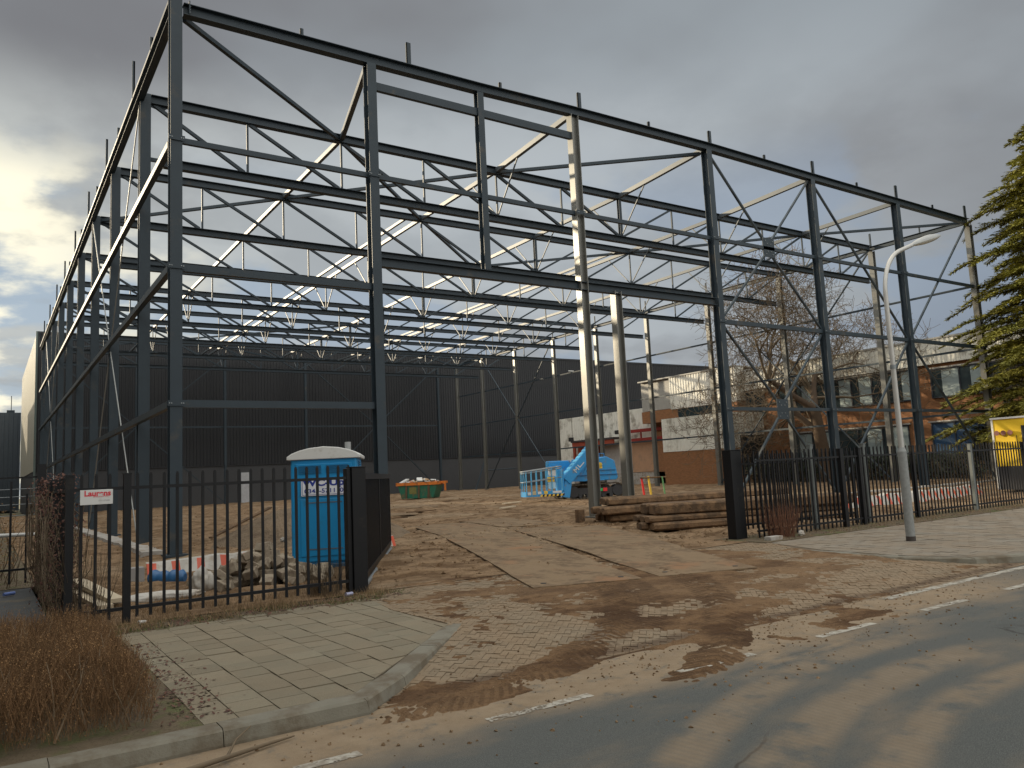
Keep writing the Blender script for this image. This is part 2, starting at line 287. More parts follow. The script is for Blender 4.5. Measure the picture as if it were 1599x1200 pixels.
# ---------------------------------------------------------------- mesh helpers
class MB:
    def __init__(s): s.v = []; s.f = []; s.mi = []; s.sm = []
    def add(s, vs, fs, mi=0, smooth=False):
        o = len(s.v); s.v += [tuple(v) for v in vs]
        for f in fs: s.f.append(tuple(o+i for i in f)); s.mi.append(mi); s.sm.append(smooth)
    def box(s, x0, x1, y0, y1, z0, z1, mi=0, M=None):
        vs = [Vector((x, y, z)) for z in (z0, z1) for y in (y0, y1) for x in (x0, x1)]
        if M is not None: vs = [M @ v for v in vs]
        s.add(vs, [(0,2,3,1),(4,5,7,6),(0,1,5,4),(2,6,7,3),(0,4,6,2),(1,3,7,5)], mi)
    def extrude(s, prof, p0, p1, side=None, mi=0, cap=True):
        """sweep a closed 2D profile (u along side, w along the other) from p0 to p1"""
        p0, p1 = Vector(p0), Vector(p1); d = (p1-p0).normalized()
        if side is None: side = d.cross(Vector((0, 0, 1))) if abs(d.z) < 0.99 else Vector((1, 0, 0))
        u = Vector(side); u = (u - d*u.dot(d)).normalized(); w_ = u.cross(d) if abs(d.z) < 0.99 else d.cross(u)
        if abs(d.z) < 0.99 and w_.z < 0: w_ = -w_
        n = len(prof); vs = [p + u*a + w_*b for p in (p0, p1) for a, b in prof]
        fs = [(i, (i+1) % n, n+(i+1) % n, n+i) for i in range(n)]
        if cap: fs += [tuple(range(n-1, -1, -1)), tuple(range(n, 2*n))]
        s.add(vs, fs, mi)
    def ibeam(s, p0, p1, b, h, side=None, t=0.018, mi=0):
        """I section: flanges b wide across 'side', depth h; web along the other axis"""
        B, H = b/2, h/2; tw = t*0.6/2
        for pr in ([(-B,H-t),(B,H-t),(B,H),(-B,H)], [(-B,-H),(B,-H),(B,-H+t),(-B,-H+t)], [(-tw,-H+t),(tw,-H+t),(tw,H-t),(-tw,H-t)]):
            s.extrude(pr, p0, p1, side, mi)
    def bar(s, p0, p1, b, h=None, side=None, mi=0):
        h = h or b; s.extrude([(-b/2,-h/2),(b/2,-h/2),(b/2,h/2),(-b/2,h/2)], p0, p1, side, mi)
    def tube(s, pts, rad, n=8, mi=0, cap=True, smooth=True):
        pts = [Vector(p) for p in pts]; k = len(pts)
        if isinstance(rad, (int, float)): rad = [rad]*k
        vs = []; u = None
        for i, p in enumerate(pts):
            d = (pts[min(i+1, k-1)] - pts[max(i-1, 0)]).normalized()
            if u is None: u = d.orthogonal().normalized()
            u = (u - d*u.dot(d))
            u = u.normalized() if u.length > 1e-6 else d.orthogonal().normalized()
            v = d.cross(u)
            for j in range(n):
                a = 2*math.pi*j/n; vs.append(p + (u*math.cos(a) + v*math.sin(a))*rad[i])
        fs = [(i*n+j, i*n+(j+1) % n, (i+1)*n+(j+1) % n, (i+1)*n+j) for i in range(k-1) for j in range(n)]
        s.add(vs, fs, mi, smooth)
        if cap: s.add(vs[:n], [tuple(range(n-1, -1, -1))], mi); s.add(vs[-n:], [tuple(range(n))], mi)
    def prism(s, poly, z0, z1, mi=0, M=None):
        n = len(poly); vs = [Vector((x, y, z)) for z in (z0, z1) for x, y in poly]
        if M is not None: vs = [M @ v for v in vs]
        s.add(vs, [(i, (i+1) % n, n+(i+1) % n, n+i) for i in range(n)] + [tuple(range(n-1, -1, -1)), tuple(range(n, 2*n))], mi)
    def build(s, name, mats, parent=None, loc=None, bevel=0, fix=True):
        me = bpy.data.meshes.new(name); me.from_pydata(s.v, [], s.f)
        for m in (mats if isinstance(mats, (list, tuple)) else [mats]): me.materials.append(m)
        me.polygons.foreach_set('material_index', s.mi); me.polygons.foreach_set('use_smooth', s.sm)
        if fix:
            bm = bmesh.new(); bm.from_mesh(me); bmesh.ops.recalc_face_normals(bm, faces=bm.faces); bm.to_mesh(me); bm.free()
        me.update()
        o = bpy.data.objects.new(name, me); C.objects.link(o)
        if parent is not None: o.parent = parent
        if loc is not None: o.location = loc
        if bevel:
            m = o.modifiers.new('bevel', 'BEVEL'); m.width = bevel; m.segments = 2; m.limit_method = 'ANGLE'
        return o
def tag(o, label, cat, group=None, kind=None):
    if label: o['label'] = label
    if cat: o['category'] = cat
    if group: o['group'] = group
    if kind: o['kind'] = kind
    return o
def thing(name, label, cat, loc=(0, 0, 0), rz=0, group=None):
    o = bpy.data.objects.new(name, None); o.empty_display_size = 0.3; C.objects.link(o); o.location = loc; o.rotation_euler = (0, 0, rz)
    return tag(o, label, cat, group)
def struct(name, mb, m): o = mb.build(name, m); o['kind'] = 'structure'; return o
def text(name, body, size, m, parent, M, ext=0.002, bold=0.0, sx=1.0):
    cu = bpy.data.curves.new(name, 'FONT'); cu.body = body; cu.size = size; cu.extrude = ext; cu.offset = bold; cu.align_x = 'CENTER'; cu.align_y = 'CENTER'
    t = bpy.data.objects.new(name, cu); C.objects.link(t); bpy.context.view_layer.update()
    me = bpy.data.meshes.new_from_object(t.evaluated_get(bpy.context.evaluated_depsgraph_get())); bpy.data.objects.remove(t)
    me.transform(Matrix.Diagonal((sx, 1, 1, 1))); me.materials.clear(); me.materials.append(m)
    o = bpy.data.objects.new(name, me); C.objects.link(o); o.parent = parent; o.matrix_local = M; return o
FACE_S = Matrix(((1,0,0,0),(0,0,-1,0),(0,1,0,0),(0,0,0,1)))     # text lying in XZ, read from -Y
def corrugated(mb, u0, u1, z0, z1, fn, pitch=0.33, depth=0.045, mi=0, zs=None):
    """trapezoid sheet; fn(u, d, z) -> point, d is the outward offset"""
    prof = []; u = u0
    while u < u1-1e-6:
        for a, d in ((0, 0), (0.45, 0), (0.55, 1), (0.9, 1)):
            x = u + a*pitch
            if x < u1: prof.append((x, d*depth))
        u += pitch
    prof.append((u1, 0)); n = len(prof)
    z1f = z1 if callable(z1) else (lambda q: z1)
    vs = [fn(x, d, z0) for x, d in prof] + [fn(x, d, z1f(x)) for x, d in prof]
    mb.add(vs, [(i, i+1, n+i+1, n+i) for i in range(n-1)], mi)

# ---------------------------------------------------------------- ground
def hgt(x, y):
    """height of the building site's mud"""
    k = 1.0
    if y < -9.0: k *= max(0.0, min(1.0, (-9.0-y)*-0.8+1.0)) if y < -9 else 1
    h = noise.noise(Vector((x*0.35, y*0.35, 0)))*0.06 + noise.noise(Vector((x*1.0, y*1.5, 3)))*0.085 + noise.noise(Vector((x*3.7, y*3.1, 9)))*0.055 - 0.05*max(0, noise.noise(Vector(((x+y*.45)*1.6, y*.16, 21))))*(1 if x > 3 else .3)
    r = 0.0
    if 0.9 < x < 3.4 and -10 < y < -4.0: r = 0.10*max(0, 1-((x-2.3)/1.4)**2)*max(0, 1-((y+6.8)/3.2)**2)
    q_ = max(0, min(1, (7.5-abs(x-(5.6+.42*(y+7)))*2.2)/2)) if y < 1 else 0
    return (h*k*(1-.55*q_) + r*k) + 0.012 + .014*q_*k
g = MB(); g.add([(-900,-900,-0.30),(900,-900,-0.30),(900,1200,-0.30),(-900,1200,-0.30)], [(0,1,2,3)]); struct('ground', g, FIELD)
def grid(xs, ys, fz):
    m = MB(); n = len(xs); vs = [(x, y, fz(x, y)) for y in ys for x in xs]
    m.add(vs, [(j*n+i, j*n+i+1, (j+1)*n+i+1, (j+1)*n+i) for j in range(len(ys)-1) for i in range(n-1)], 0, True); return m
def rng(a, b, d):
    n = max(1, int(round((b-a)/d))); return [a+(b-a)*i/n for i in range(n+1)]
xs = rng(-3.2, 16, 0.14) + rng(16, 44, 0.4)[1:] + rng(44, 120, 4)[1:]
ys = rng(-10.55, 4, 0.14) + rng(4, 30, 0.35)[1:] + rng(30, 62.3, 1.2)[1:]
struct('mud_ground', grid(xs, ys, hgt), MUD)
m = MB(); m.box(-60, 90, -60, -15.75, -0.3, -0.12); struct('road', m, ROAD)
# left of the site: asphalt path, grass
m = MB(); m.box(-30, -3.30, -11.3, -4.3, -0.3, -0.02); struct('path', m, PATHM)
m = MB(); m.add([(-30,-4.3,-0.01),(-3.2,-4.3,-0.01),(-3.2,140,-0.01),(-30,140,-0.01)], [(0,1,2,3)]); struct('verge', m, SOIL)
m = MB(); m.box(-12, -2.72, -15.63, -11.3, -0.3, -0.006); m.box(-3.30, 1.2, -11.3, -10.4, -0.3, -0.002); struct('soil_bed', m, SOIL)
m = MB(); m.box(9.2, 60, -11.0, -9.6, -0.3, 0.015); struct('fence_verge', m, SOIL)
# driveway: clay pavers in herringbone, sloping to the road
def dz(x, y): return -0.115 + 0.115*max(0, min(1, (y+15.75)/2.1))
def inside(p, poly):
    c = False; j = len(poly)-1
    for i in range(len(poly)):
        (xi, yi), (xj, yj) = poly[i], poly[j]
        if (yi > p[1]) != (yj > p[1]) and p[0] < (xj-xi)*(p[1]-yi)/(yj-yi)+xi: c = not c
        j = i
    return c
def clip(subj, win):
    out_ = list(subj)
    for i in range(len(win)):
        (ax, ay), (bx, by) = win[i], win[(i+1) % len(win)]; inp, out_ = out_, []
        f_ = lambda p: (bx-ax)*(p[1]-ay)-(by-ay)*(p[0]-ax)
        for j in range(len(inp)):
            p, q = inp[j-1], inp[j]; fp, fq = f_(p), f_(q)
            if (fp < 0) != (fq < 0): t_ = fp/(fp-fq); out_.append((p[0]+(q[0]-p[0])*t_, p[1]+(q[1]-p[1])*t_))
            if fq >= 0: out_.append(q)
        if not out_: return []
    return out_
def area(P): return .5*sum(P[i-1][0]*P[i][1]-P[i][0]*P[i-1][1] for i in range(len(P)))
def tile(m, P, zf):
    n = len(P); q = [(x, y, zf(x, y)) for x, y in P]; m.add(q+[(x, y, z-.025) for x, y, z in q], [tuple(range(n))]+[(i, (i+1) % n, n+(i+1) % n, n+i) for i in range(n)])
DRV = [(-1.62,-15.75),(9.6,-15.75),(8.75,-15.2),(8.38,-14.3),(8.42,-12.6),(9.3,-11.0),(9.3,-10.3),(0.6,-10.3),(0.30,-12.2),(0.36,-13.6)]
m = grid(rng(-1.7, 9.7, 0.35), rng(-15.75, -10.3, 0.35), lambda x, y: dz(x, y)-0.010); struct('driveway_bed', m, BED)
m = MB(); a = 0.072; g_ = 0.0028; ca = math.cos(R(45)); sa = math.sin(R(45)); rnd = random.Random(3)
for i in range(-150, 150):
    for j in range(-60, 60):
        for hor in (0, 1):
            # herringbone cell: step (1,1)a per i, (2,-2)a per j
            ox = (i + 2*j)*a; oy = (i - 2*j)*a
            if hor == 0: x0, x1, y0, y1 = ox, ox+2*a, oy, oy+a
            else: x0, x1, y0, y1 = ox-a+a, ox+a, oy+a, oy+3*a
            mx, my = (x0+x1)/2, (y0+y1)/2
            X = 4 + (mx*ca - my*sa); Y = -13 + (mx*sa + my*ca)
            if not (-1.9 < X < 9.9 and -16 < Y < -10.1): continue
            dzz = rnd.uniform(-0.005, 0.005); tx = rnd.uniform(-.02, .02)
            win_ = [(4 + (px*ca - py*sa), -13 + (px*sa + py*ca)) for (px, py) in ((x0+g_, y0+g_), (x1-g_, y0+g_), (x1-g_, y1-g_), (x0+g_, y1-g_))]
            P = clip(DRV, win_)
            if len(P) < 3 or abs(area(P)) < .0006: continue
            tile(m, P, lambda x, y: dz(x, y)+dzz+tx*(x-X))
struct('driveway', m, PAVER)
def slabs(poly, size, x0, x1, y0, y1, mat, name, zf=lambda x, y: 0.0, seed=1):
    rn = random.Random(seed); m = MB(); nx = int((x1-x0)/size)+1; ny = int((y1-y0)/size)+2; gp = 0.005
    for i in range(nx):
        for j in range(ny):
            X0 = x0+i*size; Y0 = y0+(j-(0.5 if i % 2 else 0))*size
            pts = [(X0+gp, Y0+gp), (X0+size-gp, Y0+gp), (X0+size-gp, Y0+size-gp), (X0+gp, Y0+size-gp)]
            P = clip(poly, pts)
            if len(P) < 3 or abs(area(P)) < .002: continue
            d = rn.uniform(-.003, .003); kx, ky = rn.uniform(-.012, .012), rn.uniform(-.012, .012)
            tile(m, P, lambda x, y: zf(x, y)+d+kx*(x-X0)+ky*(y-Y0))
    struct(name, m, mat)
PL = [(-2.74,-15.63),(-1.62,-15.63),(0.30,-13.68),(0.28,-12.2),(0.62,-10.95),(-3.35,-11.3),(-2.74,-11.3)]
poly2 = [(-2.78,-15.66),(-1.50,-15.66),(0.36,-13.6),(0.30,-12.2),(0.75,-10.8),(-3.4,-11.0),(-3.4,-11.4),(-2.78,-11.4)]
m = MB(); m.prism(PL, -0.3, -0.012); struct('pavement_bed', m, BED)
slabs(PL, 0.3, -3.4, 0.75, -15.63, -10.9, SLAB, 'pavement')
# right pavement
PR = [(8.72,-12.6),(8.60,-14.3),(9.05,-15.2),(10.1,-15.63),(60,-15.63),(60,-11.0),(9.3,-11.0)]
poly2 = [(8.62,-12.5),(8.5,-14.3),(8.95,-15.3),(10.0,-15.7),(61,-15.7),(61,-10.9),(9.2,-10.9)]
m = MB(); m.prism(PR, -0.3, -0.012); struct('pavement_bed', m, BED)
slabs(PR, 0.3, 8.5, 36, -15.63, -11.0, SLABR, 'pavement', seed=5)
def kerb(path, w_, name):
    m = MB()
    for (a0, b0) in zip(path[:-1], path[1:]):
        A, B = Vector((*a0, 0)), Vector((*b0, 0)); Ln = (B-A).length; n = max(1, round(Ln/1.0)); d = (B-A)/n
        for i in range(n):
            p, q = A+d*i, A+d*(i+1); e = d.normalized()*0.003
            if i == n-1: q = q+d.normalized()*.045
            if i == 0: p = p-d.normalized()*.045
            s = Vector((-d.y, d.x, 0)).normalized()
            z = random.uniform(-.004, .004)
            prof = [(-w_/2, -0.3), (w_/2+0.012, -0.3), (w_/2+0.012, -0.10), (w_/2-0.008, -0.02), (w_/2-0.03, 0.0+z), (-w_/2, 0.0+z)]
            vs = [P - s*a_ + Vector((0, 0, b_)) for P in (p+e, q-e) for a_, b_ in prof]; k = len(prof)
            m.add(vs, [(r_, (r_+1) % k, k+(r_+1) % k, k+r_) for r_ in range(k)] + [tuple(range(k-1, -1, -1)), tuple(range(k, 2*k))])
    return struct(name, m, KERB)
kerb([(-12,-15.73),(-1.62,-15.73),(-1.1,-15.28),(0.40,-13.68)], 0.2, 'kerb')
kerb([(8.50,-12.5),(8.49,-14.3),(8.9,-15.2),(10.0,-15.73),(45,-15.73)], 0.2, 'kerb')
# road paint
m = MB(); rn = random.Random(77)
def worn(x0, x1, y0, y1, keep, cell=.013):
    nx, ny = max(1, int((x1-x0)/cell)), max(1, int((y1-y0)/cell)); cx_, cy_ = (x1-x0)/nx, (y1-y0)/ny
    for i in range(nx):
        for j in range(ny):
            X, Y = x0+i*cx_, y0+j*cy_; e = min(j, ny-1-j)
            if noise.noise(Vector((X*5, Y*9, 1)))*.7+noise.noise(Vector((X*26, Y*26, 4)))*.5+noise.noise(Vector((X*70, Y*70, 8)))*.6+(.12 if e == 0 else 0)+(.1 if i in (0, nx-1) else 0) > keep: continue
            m.add([(X, Y, -.116), (X+cx_, Y, -.116), (X+cx_, Y+cy_, -.116), (X, Y+cy_, -.116)], [(0,1,2,3)])
for k in range(-4, 14): worn(-0.99+1.95*k, -0.03+1.95*k, -16.65, -16.55, .42 if k > 0 else .30)
x = 5.3
while x < 30: worn(x, x+.46, -15.94, -15.81, .36, .018); x += .48
struct('road_marking', m, LINEM)
# steel road plates draped over the entrance
def plate(pts, label, seed):
    A, B, Cc, D = [Vector((*p, 0)) for p in pts]; n, k = 14, 5; vs = []; rn = random.Random(seed); ph = rn.uniform(0, 6)
    for i in range(n+1):
        for j in range(k+1):
            u, v = i/n, j/k; p = (A*(1-u)+D*u)*(1-v) + (B*(1-u)+Cc*u)*v
            z = 0.047 + 0.012*math.sin(u*3.14) + 0.01*math.sin(u*9+ph)*(v-.5)
            if p.y < -10.3: z = dz(p.x, p.y)+0.028
            vs.append((p.x, p.y, z))
    o = len(vs); vs += [(x, y, z-0.02) for x, y, z in vs]; w_ = k+1
    fs = [(i*w_+j, i*w_+j+1, (i+1)*w_+j+1, (i+1)*w_+j) for i in range(n) for j in range(k)]
    fs += [(o+a_, o+d_, o+c_, o+b_) for a_, b_, c_, d_ in fs]
    rim = [j for j in range(w_)] + [i*w_+k for i in range(1, n+1)] + [n*w_+j for j in range(k-1, -1, -1)] + [i*w_ for i in range(n-1, 0, -1)]
    fs += [(rim[i], rim[(i+1) % len(rim)], o+rim[(i+1) % len(rim)], o+rim[i]) for i in range(len(rim))]
    m = MB(); m.add(vs, fs, 0, False); o = tag(m.build('road_plate', PLATE), label, 'steel plate', 'steel plates laid over the site entrance')
    for u, v in ((.03, .14), (.03, .86), (.97, .14), (.97, .86)):
        i, j = int(u*n+.5), int(v*k+.5); c_ = Vector(vs[i*w_+j])*.85+Vector(vs[(n//2)*w_+k//2])*.15; p = (A*(1-u)+D*u)*(1-v)+(B*(1-u)+Cc*u)*v
        h = MB(); h.tube([(p.x, p.y, Vector(vs[i*w_+j]).z-.004), (p.x, p.y, Vector(vs[i*w_+j]).z+.006)], .045, 12, 0, True, False); h.build('lifting_hole', DARKM, o)
plate([(6.43,-2.35),(8.35,-2.95),(4.05,-12.85),(2.47,-12.28)], 'left long steel road plate dusted with mud reaching the driveway', 1)
plate([(9.05,-1.6),(11.0,-3.6),(5.95,-13.4),(4.36,-12.89)], 'right long steel road plate with rusty near edge, nearest the timber mats', 2)
plate([(8.1,3.2),(10.0,2.3),(8.5,-2.6),(6.55,-2.0)], 'steel road plate farther in, behind the left long plate', 3)
plate([(10.4,4.2),(12.1,3.2),(11.0,-1.9),(9.2,-1.2)], 'steel road plate farther in, behind the right long plate', 4)
plate([(15.2,22),(18.6,20.3),(16.8,17.2),(13.6,18.9)], 'distant pale plate lying flat in the yard before the skip', 5)
plate([(10.8,14.6),(13.4,13.4),(12.2,10.4),(9.8,11.6)], 'mid distance pale plate lying in the mud inside the frame', 6)
# mud carried over the pavers and the gutter: a thin uneven sheet that breaks through where it is thick enough
def fbm(x, y, z, o=4):
    v, a_, f_ = 0, .5, 1
    for _ in range(o): v += a_*noise.noise(Vector((x*f_, y*f_, z))); a_ *= .55; f_ *= 2.1
    return v
def mudt(x, y):
    t = -0.22
    dx, dy = x-4.6, y+12.6; t = max(t, .66-.27*math.hypot(dx*.60, dy*.90))
    dx, dy = x-7.4, y+12.9; t = max(t, .40-.42*math.hypot(dx*.8, dy*1.5))
    dx, dy = x-3.2, y+15.0; t = max(t, .36-.42*math.hypot(dx*.55, dy*1.4))
    t = max(t, .34-2.6*abs(y+15.72+.05*math.sin(x))-.08*abs(x-3))
    dx, dy = x+1.15, y+15.75; t = max(t, .60-1.1*math.hypot(dx*.8, dy*1.6))
    dx, dy = x-3.8, y+16.3; t = max(t, .24-.36*math.hypot(dx*.6, dy*1.8))
    t = max(t, .30-1.2*abs(y+10.35)) if x < 9 else t
    tread = 0
    for cx_, cy_, r_, w_ in ((-1.52, -10.68, 5.33, .24), (-3.0, -9.2, 8.6, .26)):
        d = math.hypot(x-cx_, y-cy_); e = abs(d-r_)/w_
        if e < 1.25 and y < -11.5: tt = .42*(1-e*e*.6); t = max(t, tt); tread = max(tread, 1-e)*(1 if math.sin(math.atan2(y-cy_, x-cx_)*260+abs(d-r_)*40) > 0 else -1)
    n_ = fbm(x*1.15, y*1.4, 5, 5)*.95
    return t+.07+n_-max(0, -16.55-y)*1.3-max(0, -1.35-x)*1.6, tread
mx_ = rng(-2.0, 9.6, .045); my_ = rng(-17.2, -10.2, .045); vs = []; tv = []
for y in my_:
    for x in mx_:
        t_, tr_ = mudt(x, y); base_ = -.12 if y < -15.75 else dz(x, y)
        if y >= -15.8 and y < -15.7: base_ = -.116
        vs.append((x, y, base_+max(-.012, min(.022, (t_-.18)*.045))+(.010*tr_ if t_ > .1 else 0))); tv.append(t_)
m = MB(); n = len(mx_); PX_ = [(-2.0,-15.78),(-1.5,-15.80),(-.95,-15.36),(.55,-13.72),(.40,-12.2),(.75,-10.2),(9.4,-10.2),(9.4,-11),(8.45,-12.6),(8.40,-14.3),(8.8,-15.3),(9.6,-15.78)]
for j in range(len(my_)-1):
    for i in range(n-1):
        a_ = j*n+i; c4 = (a_, a_+1, a_+n+1, a_+n)
        if max(tv[q] for q in c4) < .02: continue
        x, y = mx_[i], my_[j]
        if y > -15.8 and not inside((x+.02, y+.02), PX_): continue
        m.f.append(c4); m.mi.append(0); m.sm.append(True)
m.v = vs; o = m.build('mud_film', MUDW, fix=False); o['kind'] = 'structure'
bm = bmesh.new(); bm.from_mesh(o.data); bmesh.ops.delete(bm, geom=[v for v in bm.verts if not v.link_faces], context='VERTS'); bm.to_mesh(o.data); bm.free()
# loose clods and stones (nobody could count them)
m = MB(); rn = random.Random(11)
def clod(m, x, y, z, s_, rn):
    vs = [Vector((a_, b_, c_))*s_*rn.uniform(.6, 1.2) for a_, b_, c_ in ((1,0,0),(-1,0,0),(0,1,0),(0,-1,0),(0,0,.8),(0,0,-.6))]
    rot = Matrix.Rotation(rn.uniform(0, 6.28), 3, 'Z') @ Matrix.Rotation(rn.uniform(-.6, .6), 3, 'X')
    m.add([rot @ v + Vector((x, y, z)) for v in vs], [(0,2,4),(2,1,4),(1,3,4),(3,0,4),(2,0,5),(1,2,5),(3,1,5),(0,3,5)])
for _ in range(3800):
    x, y = rn.uniform(-1.5, 30), rn.uniform(-10.2, 34)
    if rn.random() < .5: x, y = rn.uniform(0.9, 12), rn.uniform(-10.3, 4)
    clod(m, x, y, hgt(x, y)+.005, rn.choice((.012, .018, .025, .04, .06))*rn.uniform(.7, 1.3), rn)
for _ in range(2600):
    x = rn.gauss(2.4, 3.2); y = rn.choice((rn.gauss(-15.9, .35), rn.gauss(-16.5, .8), rn.gauss(-13.2, 1.2)))
    if y > -10.5 or x > 14 or x < -6: continue
    if y > -15.7 and not inside((x, y), DRV): continue
    clod(m, x, y, (dz(x, y) if y > -15.75 else -0.12)+.002, rn.choice((.004, .006, .009, .014, .02))*rn.uniform(.6, 1.2), rn)
o = m.build('soil_clods', MUD); tag(o, 'loose clods of brown soil and grit scattered over yard and road edge', 'soil', None, 'stuff')

# ---------------------------------------------------------------- the steel frame
FX = [0.0, 5.72, 13.85, 21.06, 28.15, 35.35, 42.84]
YJ = [0.0, 5.99, 13.11, 19.92, 26.78, 33.56, 40.18, 47.08, 53.82, 59.6]
HB = 15.03; XW = 42.84
PN = 7.14
sf = thing('steel_frame', 'dark grey steel skeleton of a large unfinished hall with roof trusses and braced walls', 'steel building frame')
XV = Vector((1, 0, 0)); YV = Vector((0, 1, 0)); ZV = Vector((0, 0, 1))
def column(x, y, z1, b, h, side, m=STEEL, z0=-0.1, base=True):
    q = MB(); q.ibeam((x, y, z0), (x, y, z1), b, h, side, 0.022)
    if base: q.box(x-.28, x+.28, y-.28, y+.28, -0.02, 0.035)
    return q.build('column', m, sf)
# camber of the front beam
CB = [(0,-.06),(5.7,-.04),(9.8,0),(13.85,.10),(21.06,.17),(28.15,.09),(35.35,.03),(42.84,-.02)]
def cam_(x):
    for (a0, b0), (a1, b1) in zip(CB[:-1], CB[1:]):
        if a0 <= x <= a1: return b0+(b1-b0)*(x-a0)/(a1-a0)
    return 0
for i, x in enumerate(FX):
    lit = i in (2, 6)
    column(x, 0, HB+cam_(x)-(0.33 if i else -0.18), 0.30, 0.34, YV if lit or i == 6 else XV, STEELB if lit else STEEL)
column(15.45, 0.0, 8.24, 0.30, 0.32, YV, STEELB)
q = MB(); q.ibeam((9.75, 0, 8.46), (9.75, 0, HB-.33), 0.24, 0.26, XV, .02); q.build('door_mullion', STEEL, sf)
for y in YJ[1:]: column(0.16, y, HB-.02, 0.34, 0.32, XV)
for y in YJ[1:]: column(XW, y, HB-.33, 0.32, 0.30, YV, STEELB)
for x in (7.8, 15.9, 24.2, 32.3, 40.2): column(x, YJ[9]+.0, HB-.35, .24, .26, XV)
# eaves beams
q = MB()
for a0, a1 in zip(CB[:-1], CB[1:]): q.ibeam((a0[0]+(.2 if a0[0] == 0 else 0), 0, HB-.165+a0[1]), (a1[0], 0, HB-.165+a1[1]), .28, .33)
q.build('eaves_beam', STEEL, sf)
q = MB()
q.ibeam((0, .17, HB-.15), (0, YJ[9], HB-.15), .22, .30); q.bar((-.13, .17, HB+.02), (-.13, YJ[9], HB+.02), .05, .10); q.build('eaves_beam', STEEL, sf)
q = MB(); q.ibeam((XW, .17, HB-.165), (XW, YJ[9], HB-.165), .22, .26); q.build('eaves_beam', STEEL, sf)
q = MB(); q.ibeam((0, YJ[9], HB-.165), (XW, YJ[9], HB-.165), .22, .26); q.build('eaves_beam', STEEL, sf)
for i, x in enumerate(FX):
    zs = [11.02, 7.5, 3.87] if i not in (1, 2) else [11.02]
    for z in zs:
        q = MB(); q.box(x-.21, x+.21, -.205, -.19, z-.07, z+.07)
        for a_ in (-.17, -.12, .12, .17): q.tube([(x+a_, -.205, z), (x+a_, -.222, z)], .016, 6, 1)
        q.build('cleat', [STEEL, GALV], sf)
q = MB(); q.box(.33, .36, -.16, .16, HB-.36, HB+.02)
for a_ in (-.28, -.2, -.12, -.04): q.tube([(.36, -.1, HB+a_), (.38, -.1, HB+a_)], .018, 6, 1); q.tube([(.36, .1, HB+a_), (.38, .1, HB+a_)], .018, 6, 1)
q.build('end_plate', [STEEL, GALV], sf)
# door opening: head beam, header, upper rail
q = MB(); q.ibeam((FX[1]+.15, 0, 8.30), (FX[3]-.15, 0, 8.30), .24, .30); q.build('header_beam', STEEL, sf)
q = MB(); q.bar((FX[1]+.15, 0, 13.98), (9.63, 0, 13.98), .14, .26); q.bar((9.87, 0, 13.98), (FX[2]-.15, 0, 13.98), .14, .26); q.build('header_beam', STEEL, sf)
def girt(p0, p1, b=.12, h=.18):
    q = MB(); q.bar(p0, p1, b, h); return q.build('girt', STEEL, sf)
for i in range(6):
    gx = .165
    girt((FX[i]+gx, 0, 11.02), (FX[i+1]-gx, 0, 11.02), .12, .15)
for i in (0, 3, 4, 5): girt((FX[i]+.165, 0, 7.5), (FX[i+1]-.165, 0, 7.5), .14, .20 if i == 0 else .18); girt((FX[i]+.165, 0, 3.87), (FX[i+1]-.165, 0, 3.87), .14, .2 if i == 0 else .14)
for z in (10.95, 7.5, 3.87): girt((-.08, .2, z), (-.08, YJ[9], z), .16, .18)
for z in (11.1, 7.5, 3.87): girt((XW+.2, .1, z), (XW+.2, YJ[9], z), .10, .12)
girt((.3, YJ[9]+.17, 7.7), (40.2, YJ[9]+.17, 7.7), .12, .16)
# roof trusses
for j, y in enumerate(YJ[1:-1]):
    q = MB(); q.ibeam((.34, y, HB-.16), (XW-.15, y, HB-.16), .26, .31); tr = q.build('roof_truss', STEEL, sf)
    q = MB(); q.ibeam((.75, y, 12.70), (XW-.5, y, 12.70), .26, .30); q.bar((.34, y, 12.76), (.62, y, 12.76), .10, .12); q.box(.62, .75, y-.13, y+.13, 12.58, 12.90); q.build('bottom_chord', STEEL, tr)
    q = MB(); hp = PN/2
    for k in range(1, 12):
        x = hp*k
        if k == 6: q.ibeam((x, y, 12.83), (x, y, 14.76), .16, .16, XV, .02)
        else: q.bar((x, y, 12.83), (x, y, 14.76), .07)
    for k in range(6):
        x0 = .45 if k == 0 else hp*k+.08
        q.bar((x0, y, 14.70), (hp*(k+1)-.12, y, 12.86), .11, .11)
        x0 = XW-.3 if k == 0 else XW-hp*k-.08
        q.bar((x0, y, 14.70), (XW-hp*(k+1)+.12, y, 12.86), .10, .10)
    q.prism([(.34,14.76),(.95,14.76),(.72,14.52),(.34,14.62)], -.01, .01, 0, Matrix(((1,0,0,0),(0,0,1,y),(0,1,0,0),(0,0,0,1))))
    q.build('truss_web', STEEL, tr)
